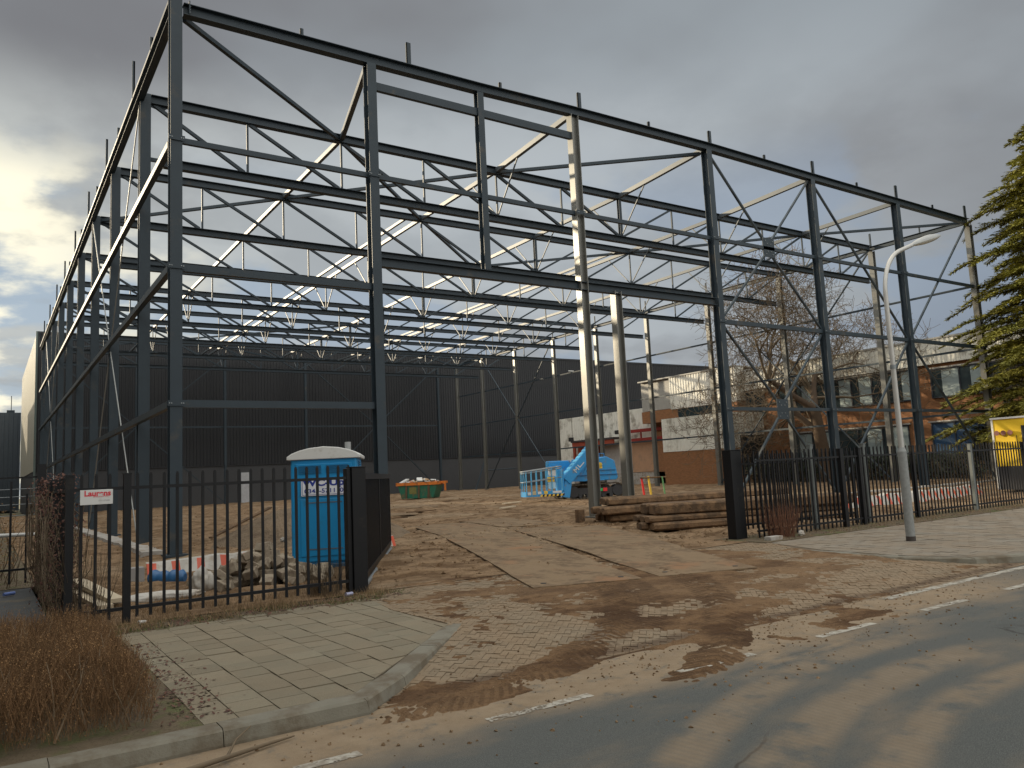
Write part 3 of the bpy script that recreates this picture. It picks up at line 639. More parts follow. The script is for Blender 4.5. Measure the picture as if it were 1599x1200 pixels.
# ties running the length of the roof, with fly braces down to the trusses
for k in range(1, 6):
    x = PN*k; xf = FX[k]; q = MB()
    q.bar((xf, .15, HB-.25+cam_(xf)), (x, YJ[1]-.13, HB-.16), .16, .20)
    q.build('roof_tie', STEELT, sf)
    for a0, a1 in zip(YJ[1:-1], YJ[2:]): q = MB(); q.bar((x, a0+.13, HB-.16), (x, a1-.13, HB-.16), .14, .18); q.build('roof_tie', STEELT, sf)
    if k in (2, 4):
        q = MB(); xx = x-.75
        for a0, a1 in zip(YJ[2:-1], YJ[3:]): q = MB(); q.bar((xx, a0+.13, HB-.16), (xx, a1-.13, HB-.16), .12, .14); q.build('roof_tie', STEELT, sf)
    for j, y in enumerate(YJ[1:-1]):
        if (k == 1 and j < 4) or (k == 2 and j == 1): continue
        q = MB(); q.box(x-.06, x+.06, y-.09, y+.09, 12.835, 12.87)
        for s_ in (-1, 1):
            if j == 0 and s_ < 0: yy_ = y-1.9
            else: yy_ = y+s_*1.9
            xx = x + (xf-x)*max(0, (YJ[1]-yy_))/6.0
            q.bar((x, y+s_*.05, 12.86), (xx, yy_, 14.76), .05)
        q.build('fly_brace', STEELT, sf)
def rbrace(pts, name='roof_brace', w_=.13):
    q = MB()
    for a0, a1 in zip(pts[:-1], pts[1:]):
        A, B = Vector(a0), Vector(a1); d = (B-A).normalized()*.12; q.bar(A+d, B-d, w_)
    return q.build(name, STEEL, sf)
Z = HB-.22
rbrace([(.2,.2,Z-.1),(PN,YJ[1],Z),(2*PN,YJ[2],Z),(3*PN,YJ[3],Z)]); rbrace([(FX[3],.2,Z),(2*PN,YJ[1],Z),(PN,YJ[2],Z),(.3,YJ[3],Z)])
rbrace([(FX[1],.2,Z-.05),(PN,YJ[1],Z)])
rbrace([(XW-.2,.2,Z),(5*PN,YJ[1],Z),(4*PN,YJ[2],Z),(3*PN,YJ[3],Z)])
rbrace([(.3,YJ[9],Z),(PN,YJ[8],Z),(2*PN,YJ[7],Z),(3*PN,YJ[6],Z)]); rbrace([(XW-.2,YJ[9],Z),(5*PN,YJ[8],Z),(4*PN,YJ[7],Z),(3*PN,YJ[6],Z)])
rbrace([(3*PN,YJ[9],Z),(2*PN,YJ[8],Z),(PN,YJ[7],Z),(.3,YJ[6],Z)])
# wall bracing
def wbrace(segs, plane, plates=(), w_=.10, m=STEEL):
    """segs of (u0,z0,u1,z1) in the wall; plane maps (u, z, off) to a point"""
    for u0, z0, u1, z1 in segs: q = MB(); q.bar(plane(u0, z0, 0), plane(u1, z1, 0), w_, w_*.7); o = q.build('wall_brace', m, sf)
    for u, z, s_ in plates:
        p = MB(); c = [plane(u-s_, z-s_*1.15, -.06), plane(u+s_, z-s_*1.15, -.06), plane(u+s_, z+s_*1.15, -.06), plane(u-s_, z+s_*1.15, -.06)]
        c2 = [plane(u-s_, z-s_*1.15, -.08), plane(u+s_, z-s_*1.15, -.08), plane(u+s_, z+s_*1.15, -.08), plane(u-s_, z+s_*1.15, -.08)]
        p.add(c+c2, [(0,1,2,3),(7,6,5,4),(0,4,5,1),(1,5,6,2),(2,6,7,3),(3,7,4,0)]); 
        for a_ in (-.62, -.3, .3, .62):
            for b_ in (-.8, -.45, .45, .8):
                if abs(a_) > .5 and abs(b_) > .7 or abs(a_) < .5 and abs(b_) < .6: p.tube([plane(u+a_*s_, z+b_*s_, -.08), plane(u+a_*s_, z+b_*s_, -.11)], .022, 6, 1)
        p.build('gusset_plate', [STEEL, GALV], o)
front = lambda u, z, d: Vector((u, .02+d, z)); rightw = lambda u, z, d: Vector((XW-.05+d, u, z)); backw = lambda u, z, d: Vector((u, YJ[9]+.05+d, z)); leftw = lambda u, z, d: Vector((.05+d, u, z))
x3, x4, x5, x6 = FX[3]+.16, FX[4]-.16, FX[5], FX[6]
xm = (x3+x4)/2
for zt, zm, zb in ((14.75, 11.05, 7.6), (7.4, 3.87, 0.15)):
    wbrace([(x3, zt, xm-.25, zm+.35), (x4, zt, xm+.25, zm+.35), (x3, zb, xm-.25, zm-.35), (x4, zb, xm+.25, zm-.35)], front, [(xm, zm, .38)])
wbrace([(FX[4]+.16, 14.7, x5-.16, 7.6), (x6-.16, 14.7, x5+.16, 7.6), (FX[4]+.16, .2, x5-.16, 7.4), (x6-.16, .2, x5+.16, 7.4)], front)
for a0, a1, a2 in ((1, 2, 3), (6, 7, 8)):
    A_, B_, C_ = YJ[a0], YJ[a1], YJ[a2]
    wbrace([(A_+.15, 14.7, B_-.15, 7.6), (C_-.15, 14.7, B_+.15, 7.6), (A_+.15, .2, B_-.15, 7.4), (C_-.15, .2, B_+.15, 7.4)], rightw)
wbrace([(24.2, 14.6, 32.2, 7.8), (40.1, 14.6, 32.4, 7.8), (24.3, .2, 32.2, 7.6), (40.1, .2, 32.4, 7.6), (.3, 14.6, 7.7, 7.8), (15.8, 14.6, 7.9, 7.8), (.3, .2, 7.7, 7.6), (15.8, .2, 7.9, 7.6)], backw, (), .13)
# thin bracing rods in the west wall
def rod(y0, z0, y1, z1):
    q = MB(); q.tube([(.02, y0, z0), (.02, y1, z1)], .022, 6); q.build('brace_rod', GALVR, sf)
rod(6.2, 14.6, 13.0, 7.5); rod(13.0, 7.3, 6.2, .3); rod(13.2, 7.3, 19.8, .3); rod(19.8, 14.6, 13.2, 7.5)
rod(40.2, 14.6, 47.0, 7.5); rod(47.0, 7.3, 40.3, .3); rod(53.8, 14.6, 47.1, 7.5); rod(53.8, .3, 47.1, 7.3)
# posts standing on the eaves beams
def ppost(p, z1, b=.14):
    q = MB(); z0 = HB+ (cam_(p[0]) if p[1] == 0 else 0); q.extrude([(-b/2,-.02),(b/2,-.02),(b/2,.02),(-b/2,.02)], (p[0], p[1], z0), (p[0], p[1], z1), XV if p[1] == 0 else YV)
    q.extrude([(-b/2,-.02),(-b/2+.02,-.02),(-b/2+.02,.07),(-b/2,.07)], (p[0], p[1], z0), (p[0], p[1], z1), XV if p[1] == 0 else YV)
    q.build('parapet_post', STEEL, sf)
for k in range(1, 13):
    x = 3.56*k; ppost((x if k < 12 else 42.72, 0), 15.80 if k % 2 == 0 else 15.30+cam_(min(x, 42)), .15 if k % 2 == 0 else .09)
ppost((.0, 0), 15.6, .2)
for y in YJ[1:]: ppost((-.1, y+.5), 16.38, .07); ppost((-.1, y-3.0), 15.45, .09); ppost((XW, y), 15.85, .12); ppost((XW, y-3.2), 15.35, .08)
# concrete strip under the left columns and along the front
def strip(pts, wd, z, name, label, cat, mat, seed=0, rag=.12):
    rn = random.Random(seed); m = MB(); top = []
    for a0, a1 in zip(pts[:-1], pts[1:]):
        A, B = Vector((*a0, 0)), Vector((*a1, 0)); n = max(2, int((B-A).length/.5)); s_ = Vector((-(B-A).y, (B-A).x, 0)).normalized()
        for i in range(n+1): top.append((A.lerp(B, i/n), s_))
    vs = []
    for p, s_ in top:
        a_, b_ = wd/2+rn.uniform(-rag, rag)*wd, wd/2+rn.uniform(-rag, rag)*wd; zz_ = z+rn.uniform(-.015, .015)
        vs += [p-s_*a_*1.15-Vector((0, 0, .1)), p-s_*a_+Vector((0, 0, zz_)), p+s_*b_+Vector((0, 0, zz_)), p+s_*b_*1.15-Vector((0, 0, .1))]
    n = len(top); m.add(vs, [(4*i+j, 4*i+j+1, 4*i+5+j, 4*i+4+j) for i in range(n-1) for j in range(3)] + [(0,1,2,3), (4*n-4,4*n-3,4*n-2,4*n-1)])
    return tag(m.build(name, mat), label, cat)
strip([(-.35, 1.0), (-.35, 30)], .45, .10, 'footing_strip', 'rough pale concrete footing edge along the left row of columns', 'footing', CONC, 2)
strip([(21.5, -.35), (42.5, -.35)], .4, .08, 'footing_strip', 'pale concrete footing edge along the front columns behind the right fence', 'footing', CONC, 3)

# ---------------------------------------------------------------- dark hall behind
hall = thing('dark_hall', 'long dark grey corrugated warehouse with a grey plinth closing off the back of the site', 'warehouse')
HY = 62.4; HX0, HX1 = -.25, 118.0; HT = 16.7
m = MB(); corrugated(m, HX0, HX1, 3.93, HT, lambda u, d, z: (u, HY-d, z), .33, .05); m.build('cladding', CLAD, hall, fix=False)
m = MB(); m.box(HX0, HX1, HY+.02, HY+.3, -.2, 3.93); m.build('plinth', PLINTH, hall)
m = MB(); m.box(HX0-.06, HX1, HY-.10, HY+.35, HT, HT+.22); m.box(HX0-.06, HX1, HY-.07, HY+.0, 3.86, 3.95); m.build('coping', CLAD, hall)
m = MB(); corrugated(m, HY, 96, 4.0, HT, lambda u, d, z: (HX0-d, u, z), .33, .05); m.build('side_cladding', CLADL, hall, fix=False)
m = MB(); m.box(HX0+.03, HX0+.3, HY+.31, 96, -.2, 4.0); m.build('side_plinth', PLINTH, hall)
m = MB(); m.box(HX0+.3, HX1, HY+.36, 96, HT-.4, HT-.2); m.box(HX0+.3, HX1, 95.7, 96, 0, HT-.45); m.build('roof', CLAD, hall)
m = MB(); m.box(18.15, 19.0, HY-.06, HY+.01, -.05, 3.12); m.build('door', mk('pale_grey_door', (.42,.43,.45), .5), hall)
m = MB(); m.box(HX0-.12, HX0+.05, HY-.16, HY-.06, 0, HT+.2); m.build('corner_trim', mk('trim_green_grey', (.10,.13,.12), .4, .3), hall)
m = MB()
for x in (22.6, 62.0): m.box(x, x+.9, HY-.12, HY-.05, 15.2, 15.32)
m.build('wall_lamp', mk('pale_lamp', (.6,.6,.58), .4), hall)
far = thing('grey_warehouse', 'blue grey warehouse far off at the left edge behind the grass', 'warehouse')
m = MB(); corrugated(m, -70, -.2, .0, 12.75, lambda u, d, z: (u, 100-d, z), .5, .04); m.build('wall', mk('blue_grey_cladding', (.045,.06,.075), .5), far, fix=False)
m = MB(); m.box(-70, -.2, 100.01, 140, 0, 12.7); m.build('roof', CLAD, far)
m = MB(); m.tube([(-1.3, 100.5, 12.7), (-1.3, 100.5, 15.0)], .05, 6); m.box(-1.8, -.9, 100.3, 100.7, 12.7, 13.1); m.build('roof_mast', STEEL, far)
# added hall, unseen beyond the left edge, there only to shade the foreground
nb = thing('unseen_shade_hall', 'unseen hall added on the left to shade the foreground', 'warehouse')
m = MB(); m.box(-60, -12, -70, 98.5, -.2, 16.4); m.build('wall', mk('shade_hall_cladding', (.22,.21,.2), .7), nb)
m = MB(); m.box(-60.2, -11.8, -70.2, 98.7, 16.4, 16.6); m.build('coping', CLAD, nb)

# ---------------------------------------------------------------- brick and white office on the right
of = thing('brick_office', 'orange brick office with white corrugated bands and dark strip windows behind the frame', 'office building')
LX = 47.0; MX = 51.5
q = MB(); q.box(LX, 60, 22.4, 30.0, -.2, 2.95); q.box(LX+.15, 60, 22.55, 30.0, 2.95, 5.7); q.build('wall', BRICK, of)
m = MB(); corrugated(m, 22.4, 30.0, 2.92, 5.9, lambda u, d, z: (LX-.02-d, u, z), .33, .05); m.build('white_band', WHITEC, of, fix=False)
m = MB(); corrugated(m, LX, 52.9, 3.95, 5.9, lambda u, d, z: (u, 22.38-d, z), .33, .05); corrugated(m, LX, 48.4, 2.92, 3.95, lambda u, d, z: (u, 22.38-d, z), .33, .05); corrugated(m, 51.7, 52.9, 2.92, 3.95, lambda u, d, z: (u, 22.38-d, z), .33, .05); m.build('white_band', WHITEC, of, fix=False)
m = MB(); m.box(48.4, 51.7, 22.3, 22.42, 0.6, 3.95); f_ = m.build('window', GLASS, of)
m = MB()
for x in (48.4, 49.95, 51.62): m.box(x, x+.08, 22.24, 22.3, .6, 3.95)
m.box(48.48, 51.62, 22.25, 22.29, 2.5, 2.56); m.build('frame', FRAMEM, f_)
# upper storey, left part then right part
q = MB(); q.box(MX, 64, -14, 36.0, -.2, 9.2); q.build('wall', BRICK, of)
q = MB(); q.box(MX-1.2, MX-.02, 24.0, 36.0, 5.95, 7.1); q.build('wall', BRICK, of)
m = MB(); corrugated(m, 24.0, 31.9, 7.0, 10.05, lambda u, d, z: (MX-1.25-d, u, z), .33, .05); m.add([(MX-1.25, 24, 7), (MX-.05, 24, 7), (MX-.05, 24, 10.05), (MX-1.25, 24, 10.05)], [(0,1,2,3)]); m.build('white_band', WHITEC, of, fix=False)
m = MB(); corrugated(m, -14, 24.0, 7.9, 9.62, lambda u, d, z: (MX-.30-d, u, z), .33, .05); m.box(MX-.28, MX-.02, -14, 24, 7.92, 9.6); m.build('white_band', WHITEC, of, fix=False)
m = MB(); m.box(MX-.40, 64.2, -14.2, 23.9, 9.62, 9.74); m.box(MX-1.35, 64.2, 23.95, 36.2, 10.05, 10.17); m.box(MX-1.0, MX-.05, 24.02, 36.1, 7.15, 10.0); m.build('roof', mk('roof_trim', (.33,.32,.29), .6), of)
def win(y0, y1, z0, z1, n, blue=False, bl=(), X=MX):
    m = MB(); m.box(X-.05, X+.02, y0, y1, z0, z1); o = m.build('window', BLUED if blue else GLASS, of)
    m = MB(); w_ = (y1-y0)/n
    for i in range(n+1): m.box(X-.12, X-.052, y0+i*w_-.045, y0+i*w_+.045, z0, z1)
    m.box(X-.14, X-.053, y0+.05, y1-.05, z1-.08, z1); m.box(X-.14, X-.053, y0+.05, y1-.05, z0, z0+.08); m.build('frame', FRAMEM, o)
    if bl:
        for i in bl: m = MB(); m.box(X-.065, X-.052, y0+i*w_+.05, y0+(i+.62)*w_, z0+.1, z1-.1); m.build('curtain', BLIND, o)
    m = MB(); m.box(X-.18, X-.002, y0-.2, y1+.2, z1+.02, z1+.12); m.build('lintel', mk('pale_lintel', (.38,.37,.34), .7), o)
win(8.7, 20.6, 5.5, 7.75, 7, bl=(0, 2, 3, 5)); win(-10, 7.6, 5.5, 7.55, 9, bl=(1, 5, 7, 8))
win(9.6, 19.6, .9, 3.8, 5, bl=(0, 1, 3, 4)); win(3.2, 7.9, .2, 3.8, 3, True); win(-9, 1.0, .9, 3.8, 5, bl=(2, 4))
win(22.0, 23.9, 5.5, 7.7, 2)
m = MB(); m.box(MX-1.28, MX-1.22, 25.2, 31.0, 6.0, 6.95); m.build('window', GLASS, of)
m = MB(); m.tube([(MX-.02, 8.9, 4.3), (MX-.25, 8.9, 4.3)], .12, 10); m.build('wall_lamp', mk('black_lamp', (.03,.03,.03), .4), of)
# loading dock annex further back
an = thing('loading_annex', 'low white clad annex with a red steel dock frame and boarded up openings', 'warehouse')
AX = 52.0
m = MB(); corrugated(m, 32.5, 49.5, 4.4, 7.7, lambda u, d, z: (AX-d, u, z), .33, .04); m.build('cladding', WHITEC, an, fix=False)
m = MB(); corrugated(m, 49.5, 52.0, 0.0, 7.7, lambda u, d, z: (AX-.05-d, u, z), .33, .04); m.build('cladding', WHITEC, an, fix=False)
m = MB(); corrugated(m, AX, 70, 5.5, 7.7, lambda u, d, z: (u, 32.4-d, z), .33, .04); m.build('cladding', WHITEC, an, fix=False)
m = MB(); m.box(AX+.03, 70, 32.5, 52, -.2, 7.6); m.build('wall', mk('annex_wall', (.33,.29,.25), .8), an)
m = MB(); m.box(AX-.1, AX+.02, 32.6, 41.0, 1.2, 4.4); m.build('boarding', PLYW, an)
m = MB(); m.box(AX-.5, AX+.02, 31.0, 42.0, -.2, 1.15); m.build('dock_wall', CONC, an)
m = MB(); m.bar((AX-.6, 31.0, 5.4), (AX-.6, 39.8, 5.4), .3, .32); m.bar((AX-.6, 31.0, 4.5), (AX-.6, 39.8, 4.5), .3, .28); m.bar((AX-.6, 30.95, 0), (AX-.6, 30.95, 5.55), .3, .3, YV)
for y in (37.5, 33.2): m.bar((AX-.6, y, 4.64), (AX-.6, y, 5.24), .12, .12, YV)
m.build('dock_frame', REDP, an)
m = MB(); m.box(AX-1.8, AX-.3, 40.5, 47.6, 4.75, 4.95); m.build('canopy', mk('dark_canopy', (.05,.04,.04), .6), an)
m = MB(); m.box(AX-1.7, AX-1.5, 40.6, 47.5, 4.3, 4.74); m.box(AX-1.6, AX-1.4, 47.2, 47.5, 1.2, 4.29); m.box(AX-1.2, AX-.1, 44.6, 47.1, 1.0, 4.29); m.box(AX-1.2, AX-1.0, 45.8, 46.0, .0, .99); m.build('dock_shelter', mk('rusty_panel', (.30,.06,.03), .7, 0, .4, 2), an)
m = MB(); m.box(AX-.3, AX-.06, 41.2, 44.4, 0, 4.2); m.build('sliding_door', mk('grey_door', (.40,.38,.36), .6), an)
m = MB(); m.box(AX-1.85, AX-1.5, 47.4, 47.9, 4.9, 5.35); m.box(AX-1.85, AX-1.5, 39.6, 40.1, 5.2, 5.6); m.build('roof_unit', DARKM, an)

# ---------------------------------------------------------------- yellow cabin
yc = thing('site_cabin', 'yellow site cabin with black lower half and a dark strip window at the right edge', 'cabin', (29.0, -6.43, 0), R(-90))
m = MB(); m.box(0, 3.4, 0, 2.5, 1.02, 2.86); m.build('upper_wall', YEL, yc, bevel=.02)
m = MB(); m.box(.02, 3.38, .02, 2.48, .12, 1.02); m.build('lower_wall', DARKB, yc)
m = MB(); m.box(-.05, 3.45, -.05, 2.55, 2.86, 2.93); m.box(-.03, .04, -.03, .04, .12, 2.86); m.build('roof_trim', WHITEP, yc)
m = MB(); m.box(1.1, 2.9, -.03, .01, 1.98, 2.52); w1 = m.build('window', GLASS, yc)
m = MB(); m.box(1.05, 2.95, -.05, -.031, 2.52, 2.57); m.box(1.05, 2.95, -.05, -.031, 1.93, 1.98); m.box(1.05, 1.11, -.05, -.031, 1.98, 2.52); m.box(2.89, 2.95, -.05, -.031, 1.98, 2.52); m.box(1.98, 2.02, -.05, -.031, 1.98, 2.52); m.build('frame', DARKM, w1)
for i in range(3):
    m = MB(); m.tube([(.2+.24*i, -.02, 2.32), (.2+.24*i, -.14, 2.32)], [.06, .10], 10); m.build('signal_lamp', mk('dull_red_lamp', (.22,.09,.07), .5), yc)
m = MB(); m.tube([(.85,-.02,2.2),(.85,-.02,1.1)], .012, 6); m.build('cable', DARKM, yc)
for x in (.4, 2.6): m = MB(); m.box(x, x+.3, .3, 2.2, -.1, .12); m.build('support', WOODT, yc)

# ---------------------------------------------------------------- fences
def picket(name, label, cat, x0, x1, y, posts, bars, rails, ztop, zbot, bw=.035, rad_post=.08, silver=(), parent=None, ph=1.9, postmat=BLACK, thick=.025, tops=True):
    f = thing(name, label, cat, (x0, y, 0))
    for px in posts:
        m = MB(); r_ = rad_post/2; m.box(px-x0-r_, px-x0+r_, -r_, r_, -.15, ph); m.box(px-x0-r_-.006, px-x0+r_+.006, -r_-.006, r_+.006, ph, ph+.02)
        m.build('post', mk('dull_galvanised_post', (.15,.165,.16), .6, .3) if px in silver else postmat, f)
    for bx in bars:
        m = MB(); a_ = random.uniform(-.004, .004)
        m.extrude([(-bw/2,-thick/2),(bw/2,-thick/2),(bw/2,thick/2),(-bw/2,thick/2)], (bx-x0, 0, zbot), (bx-x0+a_, a_, ztop-.02), XV)
        m.extrude([(-bw/3,-thick/3),(bw/3,-thick/3),(bw/3,thick/3),(-bw/3,thick/3)], (bx-x0+a_, a_, ztop-.02), (bx-x0+a_, a_, ztop), XV)
        m.build('bar', BLACK, f)
    for z in rails:
        m = MB(); m.bar((.02, -.0, z), (x1-x0-.02, 0, z), .045, .042, None); m.build('rail', BLACK, f)
    return f
lb = [-3.05+.161*i for i in range(23)]; lb = [b for b in lb if abs(b+2.53) > .07 and b < .55]
picket('railing', 'black vertical bar railing with a small white sign, left of the gate opening', 'fence', -3.18, .60, -10.4, [-3.18, -2.53], lb, (1.71, .19), 1.90, .07, .036, .09, ph=1.88)
rb_ = [9.86+.163*i for i in range(96)]
picket('railing', 'long black vertical bar railing with some silver posts, right of the gate opening', 'fence', 9.8, 25.6, -10.3, [13.0, 13.75, 16.15, 19.14, 22.35, 25.5], [b for b in rb_ if b < 25.4 and min(abs(b-p_) for p_ in (13.0, 13.75, 16.15, 19.14, 22.35)) > .05], (1.68, .17), 1.90, .03, .034, .10, silver=(19.14,), ph=1.86)
gl = [9.9+.16*i for i in range(27)]
picket('sliding_gate', 'black barred gate leaf parked behind the right railing next to the timber mats', 'gate', 9.85, 14.15, -9.85, [9.85, 14.15], gl[1:-1], (1.62, .28), 1.84, .18, .034, .07, ph=1.80)
for x, y, lab in ((12.35, -9.95, 'slim galvanised pole poking above the railing, left of two'), (14.6, -9.9, 'slim galvanised pole poking above the railing, right of two')):
    m = MB(); m.bar((x, y, -.1), (x, y, 1.98), .11, .11, XV); m.box(x-.065, x+.065, y-.065, y+.065, 1.98, 2.0); tag(m.build('galvanised_post', mk('dull_galvanised_post', (.15,.165,.16), .6, .3)), lab, 'post')
# gate posts
m = MB(); m.box(-.10, .12, -.12, .10, -.1, 1.86); m.box(-.17, -.102, -.08, .06, -.1, 1.85); m.box(-.11, .13, -.13, .11, 1.86, 1.875)
tag(m.build('gate_post', BLACK, loc=(.62, -10.35, 0), bevel=.006), 'thick black square gate post at the end of the left railing', 'gate post')
m = MB(); m.box(-.15, .0, -.12, .12, -.1, 1.93); m.box(.02, .22, -.10, .10, -.1, 1.93); m.box(-.17, .24, -.13, .13, 1.93, 1.945)
tag(m.build('gate_post', BLACK, loc=(9.55, -9.95, 0), bevel=.006), 'double black gate post right of the entrance before the timber mats', 'gate post')
# open gate leaf swung into the site
gate = thing('gate_leaf', 'black gate leaf swung open into the site, seen almost edge on beside the toilet', 'gate', (.80, -10.15, 0), math.atan2(6.0, 3.25))
Lg = 6.6
m = MB(); m.box(0, Lg, -.03, .03, 1.68, 1.78); m.box(0, Lg, -.03, .03, .12, .22); m.box(0, .08, -.03, .03, .22, 1.68); m.box(Lg-.08, Lg, -.03, .03, .22, 1.68); m.box(Lg/2-.04, Lg/2+.04, -.03, .03, .22, 1.68); m.build('frame', BLACK, gate)
for i in range(44):
    x = .14+.148*i
    if abs(x-Lg/2) > .07 and x < Lg-.12: m = MB(); m.box(x-.015, x+.015, -.02, .02, .22, 1.68); m.build('bar', BLACK, gate)
m = MB(); m.tube([(.2, .0, .04), (Lg, .0, .04)], .045, 8); m.build('bottom_tube', GALV, gate)
# side fence covered with dead ivy, and the fence closing the path
sfc = thing('side_fence', 'black mesh fence running back from the corner post, hidden under dead reddish ivy', 'fence', (-3.18, -10.4, 0))
m = MB(); m.box(-.07, .07, 5.75, 5.89, -.1, 2.25); m.build('post', BLACK, sfc)
m = MB(); m.box(-.05, .05, 2.9, 3.0, -.1, 1.9); m.build('post', BLACK, sfc)
m = MB(); m.bar((0, .06, 1.7), (0, 5.75, 1.7), .04, .04); m.bar((0, .06, .15), (0, 5.75, .15), .05, .07); m.build('rail', BLACK, sfc)
for i in range(34):
    m = MB(); y = .2+.164*i; m.box(-.012, .012, y-.012, y+.012, .05, 1.88); m.build('bar', BLACK, sfc)
bf = thing('back_fence', 'black barred fence with strands of wire closing off the path at the far left', 'fence', (-9.0, -4.5, 0))
for x in (.2, 3.2): m = MB(); m.box(x-.04, x+.04, -.04, .04, -.1, 2.1); m.build('post', BLACK, bf)
for i in range(22):
    m = MB(); x = .35+.25*i; m.box(x-.018, x+.018, -.015, .015, .1, 1.72 if i % 2 else 1.95); m.build('bar', BLACK, bf)
m = MB(); m.bar((0, 0, .35), (5.8, 0, .35), .04); m.bar((0, 0, 1.95), (5.8, 0, 2.02), .03); m.build('rail', BLACK, bf)
for z in (1.3, 1.5, 1.64, 1.78): m = MB(); m.tube([(3.0, 0, z), (5.75, 0, z+.03)], .006, 5); m.build('wire', GALV, bf)
m = MB(); m.tube([(-5.6, -4.1, 1.02), (-3.25, -4.1, .95)], .035, 8); tag(m.build('white_pipe', WHITEP), 'thin white pipe lying across behind the far left fence', 'pipe')
# sign on the railing
sg = thing('fence_sign', 'small white sign with red lettering hung on the left railing', 'sign', (-2.885, -10.44, 1.61))
m = MB(); m.box(-.185, .185, -.008, 0, -.093, .093); m.build('sign_board', WHITEP, sg, bevel=.004)
text('lettering', 'Laurens', .095, REDINK, sg, Matrix.Translation((.01, -.0085, .045)) @ FACE_S, .001, .0035, 1.0)
text('small_print', 'GEVELBOUW B.V.', .022, REDINK, sg, Matrix.Translation((.045, -.0085, .005)) @ FACE_S, .001, 0)
text('small_print', '0251-274400', .024, GREYINK, sg, Matrix.Translation((.085, -.0085, -.045)) @ FACE_S, .001, 0)

# ---------------------------------------------------------------- portable toilet
tx, ty = 1.55, -6.72
pt_rz = math.atan2(-.60, .80)+R(10)
pt = thing('portable_toilet', 'blue plastic portable toilet with a white domed roof behind the left railing', 'portable toilet', (tx, ty, 0), pt_rz)
pt.scale = (1.1, 1.1, 1.0)
m = MB(); m.box(-.56, .56, -.56, .56, .14, 2.12); m.build('cabin', BLUEP, pt, bevel=.03)
m = MB(); m.box(-.60, .60, -.60, .60, .02, .16); m.build('base', mk('dark_blue_base', (.01,.06,.12), .6), pt, bevel=.02)
m = MB()
prof = [(-.62,2.10),(.62,2.10),(.62,2.16),(.54,2.22),(.42,2.27),(.25,2.315),(0,2.34),(-.25,2.315),(-.42,2.27),(-.54,2.22),(-.62,2.16)]
m.prism([(a_, b_) for a_, b_ in prof], -.60, .60, 0, Matrix(((1,0,0,0),(0,0,-1,0),(0,1,0,0),(0,0,0,1)))); rf = m.build('roof', WHITEP, pt, bevel=.015)
m = MB(); m.tube([(.36,.1,2.25),(.36,.1,2.44)], .055, 12); m.build('vent_pipe', mk('grey_pipe', (.3,.31,.31), .6), rf)
m = MB(); m.box(-.47, .47, -.585, -.56, .2, 2.02); m.box(-.40, .40, -.60, -.585, .3, 1.36); m.build('door', BLUEP, pt, bevel=.008)
m = MB()
for x0 in (-.42, .04):
    for i in range(5): m.box(x0, x0+.38, -.605, -.586, 1.84+.032*i, 1.857+.032*i)
for i in range(4): m.box(.56, .575, -.3, .3, 1.90+.04*i, 1.92+.04*i)
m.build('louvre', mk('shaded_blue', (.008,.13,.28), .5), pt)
m = MB(); m.box(.36, .40, -.63, -.602, .95, 1.12); m.box(-.30, .30, -.606, -.6005, .42, .44); m.box(-.30, .30, -.606, -.6005, 1.28, 1.30); m.build('door_latch', mk('grey_latch', (.10,.12,.14), .5), pt)
m = MB(); m.box(-.38, .38, -.612, -.602, 1.42, 1.75); sp = m.build('sign_board', mk('white_sign', (.68,.70,.74), .5), pt)
m = MB()
for z in (1.435, 1.73): m.box(-.365, .365, -.6135, -.6125, z, z+.008)
for x in (-.365, .357): m.box(x, x+.008, -.6135, -.6125, 1.443, 1.73)
m.build('sign_border', BLUEINK, sp)
text('lettering', 'WC-Up', .17, BLUEINK, sp, Matrix.Translation((0, -.614, 1.655)) @ FACE_S, .001, .007, 1.25)
text('lettering', '0345-571110', .11, BLUEINK, sp, Matrix.Translation((0, -.614, 1.505)) @ FACE_S, .001, .002, 1.12)

# ---------------------------------------------------------------- left foreground clutter
def rock(m, c, s_, rn, rot):
    bx = MB(); bx.box(-s_[0], s_[0], -s_[1], s_[1], -s_[2], s_[2])
    m.add([rot @ (Vector(v)+Vector((rn.uniform(-.012,.012), rn.uniform(-.012,.012), rn.uniform(-.012,.012)))) + Vector(c) for v in bx.v], bx.f)
rn = random.Random(5)
cnt = 0
for layer, (n, z, rad) in enumerate(((38, .09, 1.0), (26, .22, .80), (16, .35, .55), (8, .47, .34), (3, .56, .15))):
    for i in range(n):
        a_ = rn.uniform(0, 6.28); r_ = rad*math.sqrt(rn.random())
        m = MB(); s_ = (.125*rn.uniform(.7, 1.1), .10*rn.uniform(.8, 1.1), .07*rn.uniform(.8, 1.2))
        rot = Matrix.Rotation(rn.uniform(0, 6.28), 3, 'Z') @ Matrix.Rotation(rn.uniform(-.7, .7), 3, 'X') @ Matrix.Rotation(rn.uniform(-.5, .5), 3, 'Y')
        rock(m, (0, 0, 0), s_, rn, rot)
        o = m.build('rubble_block', STONE, loc=(-.12+r_*math.cos(a_)*1.2, -8.0+r_*math.sin(a_)*.9, z+rn.uniform(-.02, .03)), bevel=.012); cnt += 1
        tag(o, 'worn grey brown paving block in the heap before the blue toilet', 'paving block', 'paving blocks heaped behind the left railing')
